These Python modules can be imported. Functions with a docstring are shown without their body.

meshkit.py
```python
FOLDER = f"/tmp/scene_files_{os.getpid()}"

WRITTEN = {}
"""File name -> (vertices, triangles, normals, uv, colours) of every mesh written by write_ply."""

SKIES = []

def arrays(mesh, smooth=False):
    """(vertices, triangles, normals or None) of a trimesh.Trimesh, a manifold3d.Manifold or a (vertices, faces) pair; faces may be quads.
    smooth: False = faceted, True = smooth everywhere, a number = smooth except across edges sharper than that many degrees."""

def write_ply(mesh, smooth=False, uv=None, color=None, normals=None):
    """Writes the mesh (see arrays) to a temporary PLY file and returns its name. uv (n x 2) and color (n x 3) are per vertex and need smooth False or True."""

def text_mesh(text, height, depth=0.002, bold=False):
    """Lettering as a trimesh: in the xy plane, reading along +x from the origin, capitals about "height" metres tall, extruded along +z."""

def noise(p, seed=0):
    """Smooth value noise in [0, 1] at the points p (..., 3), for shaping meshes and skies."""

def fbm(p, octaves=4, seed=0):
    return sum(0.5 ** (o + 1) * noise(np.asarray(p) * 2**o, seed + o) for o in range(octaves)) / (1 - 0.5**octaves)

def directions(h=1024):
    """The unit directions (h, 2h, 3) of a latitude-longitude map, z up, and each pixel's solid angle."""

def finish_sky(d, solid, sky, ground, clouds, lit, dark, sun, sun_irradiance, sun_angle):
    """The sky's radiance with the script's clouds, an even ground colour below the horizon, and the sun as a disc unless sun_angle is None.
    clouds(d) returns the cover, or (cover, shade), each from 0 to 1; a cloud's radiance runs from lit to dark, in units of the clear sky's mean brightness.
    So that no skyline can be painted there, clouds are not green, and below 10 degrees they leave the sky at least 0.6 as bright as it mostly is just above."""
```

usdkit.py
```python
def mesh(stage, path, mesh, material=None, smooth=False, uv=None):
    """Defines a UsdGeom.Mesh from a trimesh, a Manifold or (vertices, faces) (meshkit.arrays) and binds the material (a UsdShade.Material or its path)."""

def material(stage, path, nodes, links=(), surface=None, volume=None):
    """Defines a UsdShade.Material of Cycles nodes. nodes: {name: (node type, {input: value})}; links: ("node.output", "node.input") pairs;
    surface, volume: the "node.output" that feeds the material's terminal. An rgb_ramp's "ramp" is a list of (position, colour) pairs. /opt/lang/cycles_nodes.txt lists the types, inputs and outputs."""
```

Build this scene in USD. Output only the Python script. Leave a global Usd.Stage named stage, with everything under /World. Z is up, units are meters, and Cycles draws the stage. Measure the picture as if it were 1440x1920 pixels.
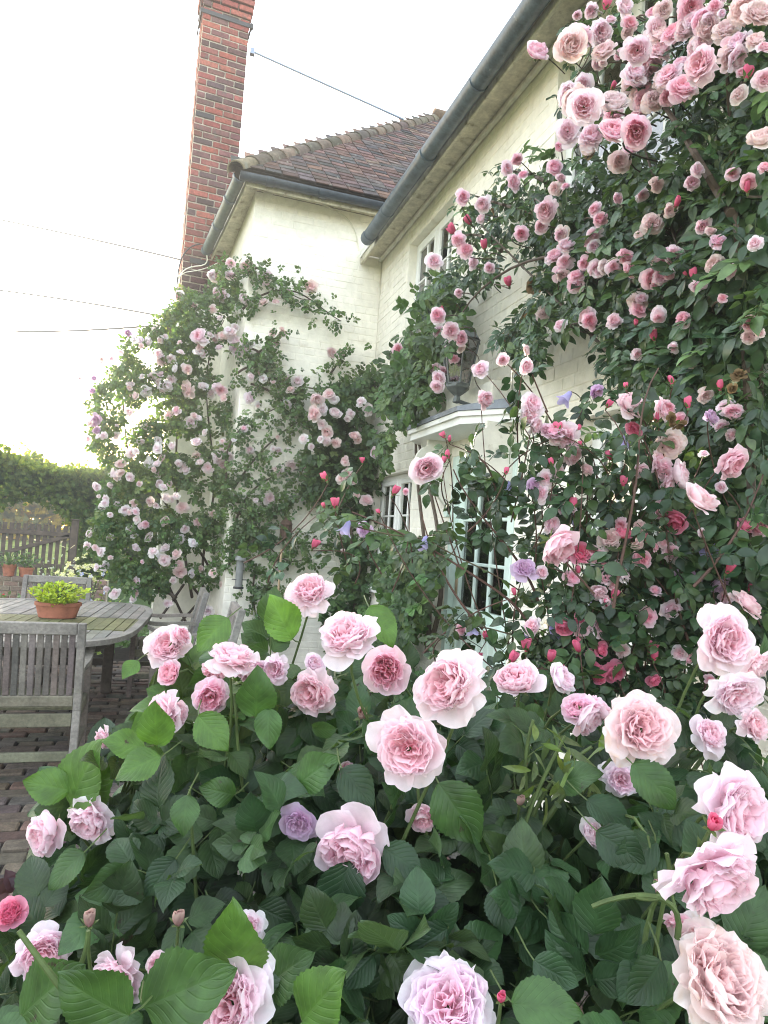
import math, random
import numpy as np, trimesh, usdkit, meshkit
from pxr import Usd, UsdGeom, UsdLux, UsdShade, Gf, Sdf, Vt

stage = Usd.Stage.CreateInMemory()
UsdGeom.SetStageUpAxis(stage, 'Z'); UsdGeom.SetStageMetersPerUnit(stage, 1.0)
UsdGeom.Xform.Define(stage, '/World'); UsdGeom.Scope.Define(stage, '/World/Looks')
T = Sdf.ValueTypeNames
# ------------------------------------------------------------------ camera, sky, sun, exposure
EXPOSURE = 2.88
SUN_AZ, SUN_EL = math.radians(-12), math.radians(5.0)
SKY_STRENGTH, SUN_INTENSITY = 0.15, 0.9
F = 1280.0
YAW, PIT, ROL = math.radians(17.8), math.radians(2.4), math.radians(4.0)
CAM = np.array([0, 0, 1.45])
_fh = np.array([math.sin(YAW), math.cos(YAW), 0]); _R0 = np.array([math.cos(YAW), -math.sin(YAW), 0]); _Z = np.array([0, 0, 1.0])
FW = _fh*math.cos(PIT)+_Z*math.sin(PIT); _U0 = _Z*math.cos(PIT)-_fh*math.sin(PIT)
RT = _R0*math.cos(ROL)+_U0*math.sin(ROL); UP = _U0*math.cos(ROL)-_R0*math.sin(ROL)
cam = UsdGeom.Camera.Define(stage, '/World/camera')
cam.CreateHorizontalApertureAttr(36.0); cam.CreateVerticalApertureAttr(48.0); cam.CreateFocalLengthAttr(36.0*F/1440)
cam.CreateClippingRangeAttr(Gf.Vec2f(0.05, 2000)); cam.CreateExposureAttr(EXPOSURE)
_m = np.eye(4); _m[0, :3] = RT; _m[1, :3] = UP; _m[2, :3] = -FW; _m[3, :3] = CAM
cam.AddTransformOp().Set(Gf.Matrix4d(_m.tolist()))
SKYMAT = usdkit.material(stage, '/World/Looks/sky_air', {
    'sky': ('sky_texture', {'sky_type': 'single_scattering', 'sun_disc': False, 'sun_elevation': SUN_EL, 'sun_rotation': SUN_AZ, 'air_density': 1.0, 'aerosol_density': 1.0, 'ozone_density': 1.0}),
    'tc': ('texture_coordinate', {}), 'map': ('mapping', {'scale': (1.0, 1.0, 2.2)}),
    'n': ('noise_texture', {'scale': 2.2, 'detail': 6, 'roughness': 0.55, 'distortion': 0.6}),
    'cover': ('rgb_ramp', {'ramp': [(0.30, (0.35,)*3), (0.70, (0.72,)*3)]}),
    'mx': ('mix', {'color2': (3.25, 3.38, 3.65)}),
    'bg': ('background_shader', {'strength': SKY_STRENGTH})},
    [('tc.generated', 'map.vector'), ('map.vector', 'n.vector'), ('n.fac', 'cover.fac'), ('cover.color', 'mx.fac'), ('sky.color', 'mx.color1'), ('mx.color', 'bg.color')], surface='bg.background')
dome = UsdLux.DomeLight.Define(stage, '/World/sky'); dome.GetPrim().SetCustomDataByKey('kind', 'structure')
UsdShade.MaterialBindingAPI.Apply(dome.GetPrim()).Bind(SKYMAT)
sun = UsdLux.DistantLight.Define(stage, '/World/sun')
sun.CreateNormalizeAttr(True); sun.CreateIntensityAttr(SUN_INTENSITY); sun.CreateAngleAttr(0.5); sun.CreateColorAttr(Gf.Vec3f(1, 0.86, 0.66))
_s = np.array([math.sin(SUN_AZ)*math.cos(SUN_EL), math.cos(SUN_AZ)*math.cos(SUN_EL), math.sin(SUN_EL)])
_x = np.cross([0, 0, 1.0], _s); _x /= np.linalg.norm(_x); _y = np.cross(_s, _x)
_m = np.eye(4); _m[0, :3] = _x; _m[1, :3] = _y; _m[2, :3] = _s
sun.AddTransformOp().Set(Gf.Matrix4d(_m.tolist()))

# ------------------------------------------------------------------ helpers
rng = np.random.default_rng(7)
def ray(px, py): return FW+RT*((px-720)/F)-UP*((py-960)/F)
def at(px, py, d): return CAM+ray(px, py)*d
def on(px, py, ax, v):
    q = ray(px, py); return CAM+q*((v-CAM[ax])/q[ax])
def proj(P):
    q = np.atleast_2d(P)-CAM; d = q@FW
    return 720+F*(q@RT)/d, 960-F*(q@UP)/d, d
def nrm(v): v = np.asarray(v, float); return v/(np.linalg.norm(v, axis=-1, keepdims=True)+1e-12)
_used = {}
def path(name, parent='/World'):
    p = f'{parent}/{name}'; n = _used.get(p, 0); _used[p] = n+1
    return p if n == 0 else f'{p}_{n:03d}'
def tag(prim, label=None, category=None, group=None, kind=None):
    for k, v in (('label', label), ('category', category), ('group', group), ('kind', kind)):
        if v: prim.SetCustomDataByKey(k, v)
    return prim
def thing(name, label, category, group=None, loc=None, rz=0):
    x = UsdGeom.Xform.Define(stage, path(name))
    if loc is not None: x.AddTranslateOp().Set(Gf.Vec3d(*map(float, loc))); x.AddRotateZOp().Set(math.degrees(rz))
    return tag(x.GetPrim(), label, category, group)
def emit(name, m, mat, parent=None, smooth=False, tint=None, uv=None, **kw):
    """one Mesh prim; m: (V,F[,tint[,uv]]) or trimesh"""
    if isinstance(m, tuple) and len(m) > 2: tint = m[2] if tint is None else tint; uv = m[3] if len(m) > 3 and uv is None else uv; m = m[:2]
    p = path(name, str(parent.GetPath()) if parent is not None else '/World')
    V, Fc, N = meshkit.arrays(m, smooth)
    g = UsdGeom.Mesh.Define(stage, p)
    g.CreatePointsAttr(Vt.Vec3fArray.FromNumpy(np.ascontiguousarray(V, np.float32)))
    g.CreateFaceVertexCountsAttr(Vt.IntArray.FromNumpy(np.full(len(Fc), 3, np.int32)))
    g.CreateFaceVertexIndicesAttr(Vt.IntArray.FromNumpy(np.ascontiguousarray(Fc, np.int32).ravel()))
    g.CreateSubdivisionSchemeAttr('none')
    if N is not None: g.CreateNormalsAttr(Vt.Vec3fArray.FromNumpy(N.astype(np.float32))); g.SetNormalsInterpolation('vertex')
    pv = UsdGeom.PrimvarsAPI(g)
    if tint is not None:
        tint = np.asarray(tint, np.float32)
        if tint.ndim == 1: tint = np.tile(tint, (len(V), 1))
        pv.CreatePrimvar('tint', T.Color3fArray, 'vertex').Set(Vt.Vec3fArray.FromNumpy(np.ascontiguousarray(tint)))
    if uv is not None: pv.CreatePrimvar('st', T.TexCoord2fArray, 'vertex').Set(Vt.Vec2fArray.FromNumpy(np.ascontiguousarray(uv, np.float32)))
    UsdShade.MaterialBindingAPI.Apply(g.GetPrim()).Bind(mat)
    return tag(g.GetPrim(), **kw) if kw else g.GetPrim()
def join(parts):
    """[(V,F,tint?,uv?)...] -> one tuple"""
    n = 0; Vs, Fs, Ts, Us = [], [], [], []
    for q in parts:
        V, Fc = np.asarray(q[0]), np.asarray(q[1])
        if Fc.shape[1] == 4: Fc = np.vstack([Fc[:, [0, 1, 2]], Fc[:, [0, 2, 3]]])
        Vs.append(V); Fs.append(Fc+n); n += len(V)
        if len(q) > 2:
            t = np.asarray(q[2], float); Ts.append(np.tile(t, (len(V), 1)) if t.ndim == 1 else t)
        if len(q) > 3: Us.append(q[3])
    out = [np.vstack(Vs), np.vstack(Fs)]
    if Ts: out.append(np.vstack(Ts))
    if Us: out.append(np.vstack(Us))
    return tuple(out)
def box(x0, x1, y0, y1, z0, z1, bev=0.0):
    """box, optionally with chamfered edges (convex hull of inset corners)"""
    if bev <= 0:
        V = np.array([[x, y, z] for x in (x0, x1) for y in (y0, y1) for z in (z0, z1)], float)
        Fc = np.array([[0, 1, 3], [0, 3, 2], [4, 6, 7], [4, 7, 5], [0, 4, 5], [0, 5, 1], [2, 3, 7], [2, 7, 6], [0, 2, 6], [0, 6, 4], [1, 5, 7], [1, 7, 3]])
        return V, Fc
    c = np.array([(x0+x1)/2, (y0+y1)/2, (z0+z1)/2]); h = np.array([(x1-x0)/2, (y1-y0)/2, (z1-z0)/2])
    V, Fc = BEV; s = np.sign(V); inner = np.abs(V) < 1
    return c+s*np.where(inner, np.maximum(h-bev, h*.3), h), Fc
def _bev():
    pts = []
    for sx in (-1, 1):
        for sy in (-1, 1):
            for sz in (-1, 1):
                for k in range(3):
                    p = np.array([sx, sy, sz], float)*0.9; p[k] = (sx, sy, sz)[k]; pts.append(p)
    m = trimesh.convex.convex_hull(np.array(pts)); return np.array(m.vertices), np.array(m.faces)
BEV = _bev()
def xf(m, R=None, t=None):
    V = np.asarray(m[0]); 
    if R is not None: V = V@np.asarray(R).T
    if t is not None: V = V+np.asarray(t)
    return (V,)+tuple(m[1:])
def rotz(a): c, s = math.cos(a), math.sin(a); return np.array([[c, -s, 0], [s, c, 0], [0, 0, 1.0]])
def rotx(a): c, s = math.cos(a), math.sin(a); return np.array([[1, 0, 0], [0, c, -s], [0, s, c.real]])
def roty(a): c, s = math.cos(a), math.sin(a); return np.array([[c, 0, s], [0, 1, 0], [-s, 0, c]])
def tube(pts, rad, sides=6, caps=True):
    p = np.asarray(pts, float); n = len(p); rad = np.broadcast_to(np.asarray(rad, float), (n,))
    t = nrm(np.gradient(p, axis=0)); ref = np.array([0, 0, 1.0]) if abs(t[0, 2]) < .9 else np.array([1.0, 0, 0])
    a = nrm(np.cross(t, ref)); 
    for i in range(1, n):
        b = a[i-1]-t[i]*(a[i-1]@t[i]); a[i] = b/(np.linalg.norm(b)+1e-9)
    b = np.cross(t, a); ang = np.arange(sides)*2*np.pi/sides
    V = p[:, None]+rad[:, None, None]*(np.cos(ang)[None, :, None]*a[:, None]+np.sin(ang)[None, :, None]*b[:, None])
    i, j = np.meshgrid(np.arange(n-1), np.arange(sides), indexing='ij')
    q = np.stack([i*sides+j, i*sides+(j+1) % sides, (i+1)*sides+(j+1) % sides, (i+1)*sides+j], -1).reshape(-1, 4)
    Fc = np.vstack([q[:, [0, 1, 2]], q[:, [0, 2, 3]]]); V = V.reshape(-1, 3)
    if caps:
        k = len(V); V = np.vstack([V, p[:1], p[-1:]]); j = np.arange(sides); e = (n-1)*sides
        Fc = np.vstack([Fc, np.stack([(j+1) % sides, j, np.full(sides, k)], 1), np.stack([e+j, e+(j+1) % sides, np.full(sides, k+1)], 1)])
    return V, Fc
def spline(ctrl, n=12):
    c = np.asarray(ctrl, float)
    if len(c) < 3: return np.linspace(c[0], c[-1], n)
    from scipy.interpolate import CubicSpline
    s = np.r_[0, np.cumsum(np.linalg.norm(np.diff(c, axis=0), axis=1))]
    return CubicSpline(s, c)(np.linspace(0, s[-1], n))
def revolve(prof, n=24):
    """prof [(r,z)] -> surface of revolution"""
    m = trimesh.creation.revolve(np.asarray(prof, float), sections=n); return np.array(m.vertices), np.array(m.faces)
def inpoly(px, py, poly):
    poly = np.asarray(poly, float); inside = np.zeros(np.shape(px), bool); x0, y0 = poly[-1]
    for x1, y1 in poly:
        c = ((y1 > py) != (y0 > py)) & (px < (x0-x1)*(py-y1)/((y0-y1)+1e-12)+x1); inside ^= c; x0, y0 = x1, y1
    return inside
# ------------------------------------------------------------------ materials
def M(name, base=(.5, .5, .5), rough=.6, tint=False, n1=(8, .15), n2=None, bump=None, spec=.4, stain=None, metal=0., trans=None, sheen=0):
    """principled surface: base colour (or the mesh's tint) varied by noise; stain=(scale,lo,hi,colour)"""
    nodes = {'p': ('principled_bsdf', {'roughness': rough, 'specular_ior_level': spec, 'metallic': metal, 'sheen_weight': sheen}), 'g': ('geometry', {})}; links = []
    if tint: nodes['b'] = ('attribute', {'attribute': 'tint'}); col = 'b.color'
    else: nodes['b'] = ('color', {'value': base}); col = 'b.color'
    for k, nn in (('a', n1), ('c', n2)):
        if nn:
            nodes['n'+k] = ('noise_texture', {'scale': nn[0], 'detail': 5, 'roughness': .6}); lo, hi = 1-nn[1]*2, 1+nn[1]*2
            nodes['r'+k] = ('rgb_ramp', {'ramp': [(.25, (max(lo, 0),)*3), (.75, (hi,)*3)]}); nodes['m'+k] = ('mix', {'mix_type': 'multiply', 'fac': 1.0})
            links += [('g.position', f'n{k}.vector'), (f'n{k}.fac', f'r{k}.fac'), (col, f'm{k}.color1'), (f'r{k}.color', f'm{k}.color2')]; col = f'm{k}.color'
    if stain:
        nodes['ns'] = ('noise_texture', {'scale': stain[0], 'detail': 6, 'roughness': .65}); nodes['rs'] = ('rgb_ramp', {'ramp': [(stain[1], (0, 0, 0)), (stain[2], (1, 1, 1))]})
        nodes['ms'] = ('mix', {'color2': stain[3]}); links += [('g.position', 'ns.vector'), ('ns.fac', 'rs.fac'), ('rs.color', 'ms.fac'), (col, 'ms.color1')]; col = 'ms.color'
    links.append((col, 'p.base_color'))
    if bump:
        nodes['nb'] = ('noise_texture', {'scale': bump[0], 'detail': 4}); nodes['bp'] = ('bump', {'strength': bump[1], 'distance': bump[2] if len(bump) > 2 else .01})
        links += [('g.position', 'nb.vector'), ('nb.fac', 'bp.height'), ('bp.normal', 'p.normal')]
    surf = 'p.BSDF'
    if trans:
        fac, gain = trans; nodes['tl'] = ('translucent_bsdf', {}); nodes['tg'] = ('mix', {'mix_type': 'multiply', 'fac': 1.0, 'color2': gain}); nodes['mc'] = ('mix_closure', {'fac': fac})
        links += [(col, 'tg.color1'), ('tg.color', 'tl.color'), ('p.BSDF', 'mc.closure1'), ('tl.BSDF', 'mc.closure2')]; surf = 'mc.closure'
    return usdkit.material(stage, f'/World/Looks/{name}', nodes, links, surface=surf)
def leaf_mat(name, veins, rough=.42, spec=.45, fac=.22, spots=True):
    nodes = {'b': ('attribute', {'attribute': 'tint'}), 'g': ('geometry', {}), 'na': ('noise_texture', {'scale': 45, 'detail': 4}), 'ra': ('rgb_ramp', {'ramp': [(.3, (.72,)*3), (.7, (1.25,)*3)]}),
             'ma': ('mix', {'mix_type': 'multiply', 'fac': 1.0}), 'back': ('mix', {'color2': (.075, .125, .06)}), 'bf': ('math', {'math_type': 'multiply', 'value2': .55}),
             'p': ('principled_bsdf', {'roughness': rough, 'specular_ior_level': spec}), 'tl': ('translucent_bsdf', {}), 'tg': ('mix', {'mix_type': 'multiply', 'fac': 1.0, 'color2': (2.1, 2.15, .8)}), 'mc': ('mix_closure', {'fac': fac})}
    links = [('g.position', 'na.vector'), ('na.fac', 'ra.fac'), ('b.color', 'ma.color1'), ('ra.color', 'ma.color2'), ('g.backfacing', 'bf.value1'), ('bf.value', 'back.fac'), ('ma.result' if False else 'ma.color', 'back.color1')]
    col = 'back.color'
    if spots:
        nodes.update({'nd': ('noise_texture', {'scale': 30, 'detail': 5, 'roughness': .7}), 'rd': ('rgb_ramp', {'ramp': [(.655, (0, 0, 0)), (.69, (.85,)*3)]}), 'md': ('mix', {'color2': (.035, .02, .02)})})
        links += [('g.position', 'nd.vector'), ('nd.fac', 'rd.fac'), ('rd.color', 'md.fac'), (col, 'md.color1')]; col = 'md.color'
    if veins:
        nodes.update({'st': ('attribute', {'attribute': 'st'}), 'sp': ('separate_xyz', {}), 'x5': ('math', {'math_type': 'subtract', 'value2': .5}), 'ax': ('math', {'math_type': 'absolute'}),
                      'k': ('math', {'math_type': 'multiply', 'value2': 6.0}), 'v': ('math', {'math_type': 'multiply', 'value2': 8.0}), 'd': ('math', {'math_type': 'subtract'}), 'pp': ('math', {'math_type': 'pingpong', 'value2': .5}),
                      'vr': ('rgb_ramp', {'ramp': [(0, (1, 1, 1)), (.12, (.25,)*3), (.5, (0, 0, 0))]}), 'mr': ('rgb_ramp', {'ramp': [(0, (1, 1, 1)), (.03, (.6,)*3), (.06, (0, 0, 0))]}), 'mxv': ('math', {'math_type': 'maximum'}),
                      'bp': ('bump', {'strength': .34, 'distance': .002, 'invert': True}), 'vm': ('mix', {'mix_type': 'multiply', 'color2': (1.35, 1.3, 1.3)}), 'vf': ('math', {'math_type': 'multiply', 'value2': .42})})
        links += [('st.vector', 'sp.vector'), ('sp.x', 'x5.value1'), ('x5.value', 'ax.value1'), ('ax.value', 'k.value1'), ('sp.y', 'v.value1'), ('v.value', 'd.value1'), ('k.value', 'd.value2'), ('d.value', 'pp.value1'),
                  ('pp.value', 'vr.fac'), ('ax.value', 'mr.fac'), ('vr.color', 'mxv.value1'), ('mr.color', 'mxv.value2'), ('mxv.value', 'bp.height'), ('bp.normal', 'p.normal'), ('mxv.value', 'vf.value1'), ('vf.value', 'vm.fac'), (col, 'vm.color1')]; col = 'vm.color'
    links += [(col, 'p.base_color'), (col, 'tg.color1'), ('tg.color', 'tl.color'), ('p.BSDF', 'mc.closure1'), ('tl.BSDF', 'mc.closure2')]
    return usdkit.material(stage, f'/World/Looks/{name}', nodes, links, surface='mc.closure')
MAT = {}
MAT['leaf'] = leaf_mat('rose_leaf', True, rough=.46, spec=.42)
MAT['leaf_far'] = leaf_mat('small_leaf', False, rough=.5, fac=.25, spots=False)
MAT['leaf_gloss'] = leaf_mat('glossy_leaf', False, rough=.36, spec=.45, fac=.15, spots=False)
MAT['hedge'] = leaf_mat('hedge_leaf', False, rough=.6, spec=.3, fac=.45, spots=False)
MAT['petal'] = M('petal', tint=True, rough=.6, spec=.25, n1=(60, .04), n2=None, trans=(.5, (1.05, .98, 1.01)), bump=(120, .12, .002))
MAT['petal_far'] = M('petal_small', tint=True, rough=.7, spec=.2, n1=None, trans=(.47, (1.05, .98, 1.0)))
MAT['cane'] = M('cane', tint=True, rough=.6, n1=(40, .15), spec=.3)
MAT['sepal'] = M('sepal', tint=True, rough=.55, n1=(60, .1), trans=(.15, (1.5, 1.5, .8)))
MAT['brick'] = M('fired_brick', tint=True, rough=.9, n1=(3.2, .16), n2=(40, .2), bump=(70, .6, .008), spec=.2, stain=(11, .57, .70, (.085, .07, .065)))
MAT['mortar'] = M('mortar', (.33, .29, .235), .95, n1=(30, .2), spec=.1, bump=(120, .4, .004))
MAT['cream'] = M('cream_painted_brick', (.835, .795, .70), .72, n1=(1.6, .05), n2=(14, .045), bump=(45, .35, .006), spec=.25, stain=(4.5, .58, .80, (.60, .54, .42)))
MAT['white'] = M('white_gloss_paint', (.80, .80, .77), .4, n1=(6, .04), spec=.4, stain=(12, .70, .80, (.5, .48, .42)))
MAT['offwhite'] = M('weathered_white_board', (.72, .70, .62), .55, n1=(9, .09), spec=.3, stain=(7, .58, .75, (.40, .37, .28)))
MAT['soffit'] = M('soffit_board', (.60, .56, .44), .65, n1=(9, .14), n2=(40, .1), spec=.3, stain=(10, .55, .70, (.22, .19, .13)))
MAT['mint'] = M('mint_paint', (.62, .735, .67), .45, n1=(7, .05), spec=.4)
MAT['gutter'] = M('painted_iron_gutter', (.07, .095, .115), .42, n1=(14, .2), n2=(80, .12), spec=.5, stain=(25, .66, .74, (.30, .30, .28)))
MAT['gutter_dark'] = M('dark_iron_gutter', (.028, .038, .048), .4, n1=(14, .2), n2=(80, .12), spec=.5, stain=(25, .68, .76, (.16, .16, .15)))
MAT['gutter_green'] = M('weathered_gutter', (.085, .11, .10), .5, n1=(14, .2), spec=.45, stain=(30, .68, .76, (.35, .35, .32)))
MAT['lead'] = M('lead_sheet', (.20, .22, .25), .5, n1=(10, .15), metal=.3)
MAT['tile'] = M('clay_tile', tint=True, rough=.9, n1=(12, .22), n2=(60, .2), spec=.2, bump=(60, .5, .006), stain=(16, .63, .72, (.30, .29, .25)))
MAT['hiptile'] = M('hip_tile_clay', tint=True, rough=.9, n1=(10, .2), n2=(50, .2), spec=.2, bump=(60, .5, .006), stain=(9, .55, .68, (.16, .16, .12)))
MAT['teak'] = M('weathered_teak', tint=True, rough=.75, n1=(6, .18), n2=(60, .15), spec=.3, bump=(90, .3, .004), stain=(4.5, .60, .78, (.10, .105, .055)))
MAT['gatewood'] = M('gate_wood', (.075, .058, .046), .85, n1=(10, .2), spec=.2)
MAT['terracotta'] = M('terracotta', (.27, .105, .066), .8, n1=(12, .16), spec=.25, stain=(20, .62, .75, (.30, .2, .15)))
MAT['iron'] = M('black_iron', (.03, .03, .032), .5, n1=(30, .15))
MAT['old_metal'] = M('weathered_lantern_metal', (.12, .135, .13), .5, n1=(30, .2), metal=.2)
MAT['steel'] = M('grey_steel', (.22, .26, .34), .4, n1=(30, .1), metal=.4)
MAT['cable'] = M('white_cable', (.68, .65, .55), .5, n1=(20, .1))
MAT['wire'] = M('grey_wire', (.10, .09, .09), .6, n1=None)
MAT['plastic'] = M('grey_plastic', (.17, .175, .17), .45, n1=(20, .1))
MAT['rust'] = M('rusty_mesh', (.10, .06, .045), .8, n1=(30, .2))
MAT['bamboo'] = M('bamboo', (.34, .25, .15), .6, n1=(30, .2))
MAT['paver'] = M('paver_brick', tint=True, rough=.85, n1=(20, .2), n2=(90, .15), spec=.3, bump=(60, .5, .006), stain=(8, .58, .70, (.035, .045, .03)))
MAT['soil'] = M('dark_joint_soil', (.035, .03, .026), .95, n1=(20, .3), spec=.1)
MAT['grass'] = M('meadow_grass', (.16, .19, .045), .9, n1=(.6, .25), n2=(9, .3), spec=.1, bump=(30, .8, .04))
MAT['lawn'] = M('lawn_grass', (.045, .075, .022), .9, n1=(3, .2), n2=(30, .25), spec=.1, bump=(60, .8, .03))
MAT['dark'] = M('dim_room', (.42, .40, .36), .9, n1=None)
MAT['curtain'] = M('pale_curtain', (.45, .42, .36), .9, n1=(5, .1))
MAT['glass'] = usdkit.material(stage, '/World/Looks/window_glass', {'t': ('transparent_bsdf', {'color': (.86, .9, .88)}), 'g': ('glossy_bsdf', {'roughness': .015, 'color': (1, 1, 1)}), 'f': ('fresnel', {'IOR': 2.5}),
    'nb': ('noise_texture', {'scale': 7, 'detail': 1}), 'ge': ('geometry', {}), 'bp': ('bump', {'strength': .08, 'distance': .02}), 'm': ('mix_closure', {})},
    [('ge.position', 'nb.vector'), ('nb.fac', 'bp.height'), ('bp.normal', 'g.normal'), ('f.fac', 'm.fac'), ('t.BSDF', 'm.closure1'), ('g.BSDF', 'm.closure2')], surface='m.closure')
# ------------------------------------------------------------------ ground
def sheet(name, x0, x1, y0, y1, z, mat, n=2):
    xs, ys = np.linspace(x0, x1, n), np.linspace(y0, y1, n); X, Y = np.meshgrid(xs, ys)
    V = np.stack([X.ravel(), Y.ravel(), np.full(X.size, z)], 1); i, j = np.meshgrid(np.arange(n-1), np.arange(n-1)); a = (j*n+i).ravel()
    return emit(name, (V, np.stack([a, a+1, a+n+1, a+n], 1)), mat, kind='structure')
sheet('meadow', -150, 150, -150, 150, -0.03, MAT['grass'])
patio = sheet('patio', -6, 2.0, -2.0, 9.4, 0.0, MAT['soil']); sheet('lawn', -9, 1.9, 9.4, 17.4, 0.0, MAT['lawn'])
def tvar(base, s=.18):
    return np.clip(np.array(base)*(1+rng.normal(0, s))*(1+rng.normal(0, s*.25, 3)), .01, .9)
PAV = [(.085, .068, .056), (.105, .08, .062), (.07, .062, .055), (.12, .095, .075), (.095, .062, .048)]
pav = []
bx, by = .215, .104
for j in range(int(-2.0/by), int(7.4/by)):
    for i in range(-26, 9):
        x = i*bx+(j % 2)*bx/2+.02*math.sin(j*1.7); y = j*by+1.9
        if x > 1.78 or y < .6 or y > 7.6: continue
        a = rng.normal(0, .018); z = .018+rng.normal(0, .004)
        m = box(-bx/2+.006, bx/2-.006, -by/2+.006, by/2-.006, -.03, z, .008)
        m = xf(xf(m, rotx(rng.normal(0, .012))@rotz(a)), None, (x, y, 0)); u, v, d = proj([x, y, 0])
        vis = (d[0] > .5) and -40 < u[0] < 420 and 1180 < v[0] < 1760
        pav.append((vis, d[0], m+(tvar(PAV[rng.integers(5)]),)))
vis = sorted([p for p in pav if p[0]], key=lambda p: p[1])[:300]; ids = {id(p) for p in vis}
for p in vis: emit('brick', p[2], MAT['paver'], patio, tint=p[2][2])
emit('brickwork', join([p[2] for p in pav if id(p) not in ids]), MAT['paver'], patio, kind='stuff')
# moss and fallen petals between the pavers
pts = [(rng.uniform(-1.6, .6), rng.uniform(2.4, 6.0)) for _ in range(26)]
pet = []
for x, y in pts:
    s = rng.uniform(.008, .016); a = rng.uniform(0, 6.28); n = 7; ang = np.linspace(0, 2*np.pi, n, False)
    V = np.vstack([[0, 0, .006], np.stack([np.cos(ang)*s*1.3, np.sin(ang)*s, .002+.004*np.sin(ang*2)], 1)])@rotz(a).T+[x, y, .027]
    pet.append((V, np.array([[0, 1+k, 1+(k+1) % n] for k in range(n)]), np.array([.82, .72, .74])))
emit('fallen_petals', join(pet), MAT['petal_far'], label='pale rose petals fallen on the brick paving', category='petals', kind='stuff')

# ------------------------------------------------------------------ cottage
cottage = thing('cottage', 'cream painted brick cottage with tiled hipped wing, tall red chimney and mint door', 'house')
from shapely.geometry import Polygon, box as sbox, Point
from shapely import affinity
from shapely.ops import unary_union
XW, YW = 2.0, 6.9
OPEN = dict(win1=(4.95, 6.0, 3.15, 4.25), win2=(2.30, 3.46, 3.15, 4.34), lwin=(2.15, 3.03, 1.08, 2.15), cwin=(5.5, 6.62, 1.0, 2.08), door=(3.66, 4.62, -.02, 2.10))
poly = sbox(-.6, -.05, YW+.2, 4.46)
for o in OPEN.values(): poly = poly.difference(sbox(o[0], o[2], o[1], o[3]))
w = trimesh.creation.extrude_polygon(poly, .25, engine='earcut')
V = np.stack([XW+w.vertices[:, 2], w.vertices[:, 0], w.vertices[:, 1]], 1)
facade = emit('facade_wall', (V, np.asarray(w.faces)), MAT['cream'], cottage)
wing = emit('wing_wall', box(.62, XW-.003, YW, YW+.25, -.05, 4.88), MAT['cream'], cottage)
V = np.array([[.62, 6.905, -.05], [.45, 8.5, -.05], [.75, 8.5, -.05], [.9, 6.905, -.05], [.62, 6.905, 4.88], [.45, 8.5, 4.66], [.75, 8.5, 4.66], [.9, 6.905, 4.88]])
Q = np.array([[0, 1, 5, 4], [1, 2, 6, 5], [2, 3, 7, 6], [3, 0, 4, 7], [4, 5, 6, 7]])
side = emit('side_wall', (V, Q[:, ::-1]), MAT['cream'], cottage)
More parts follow.
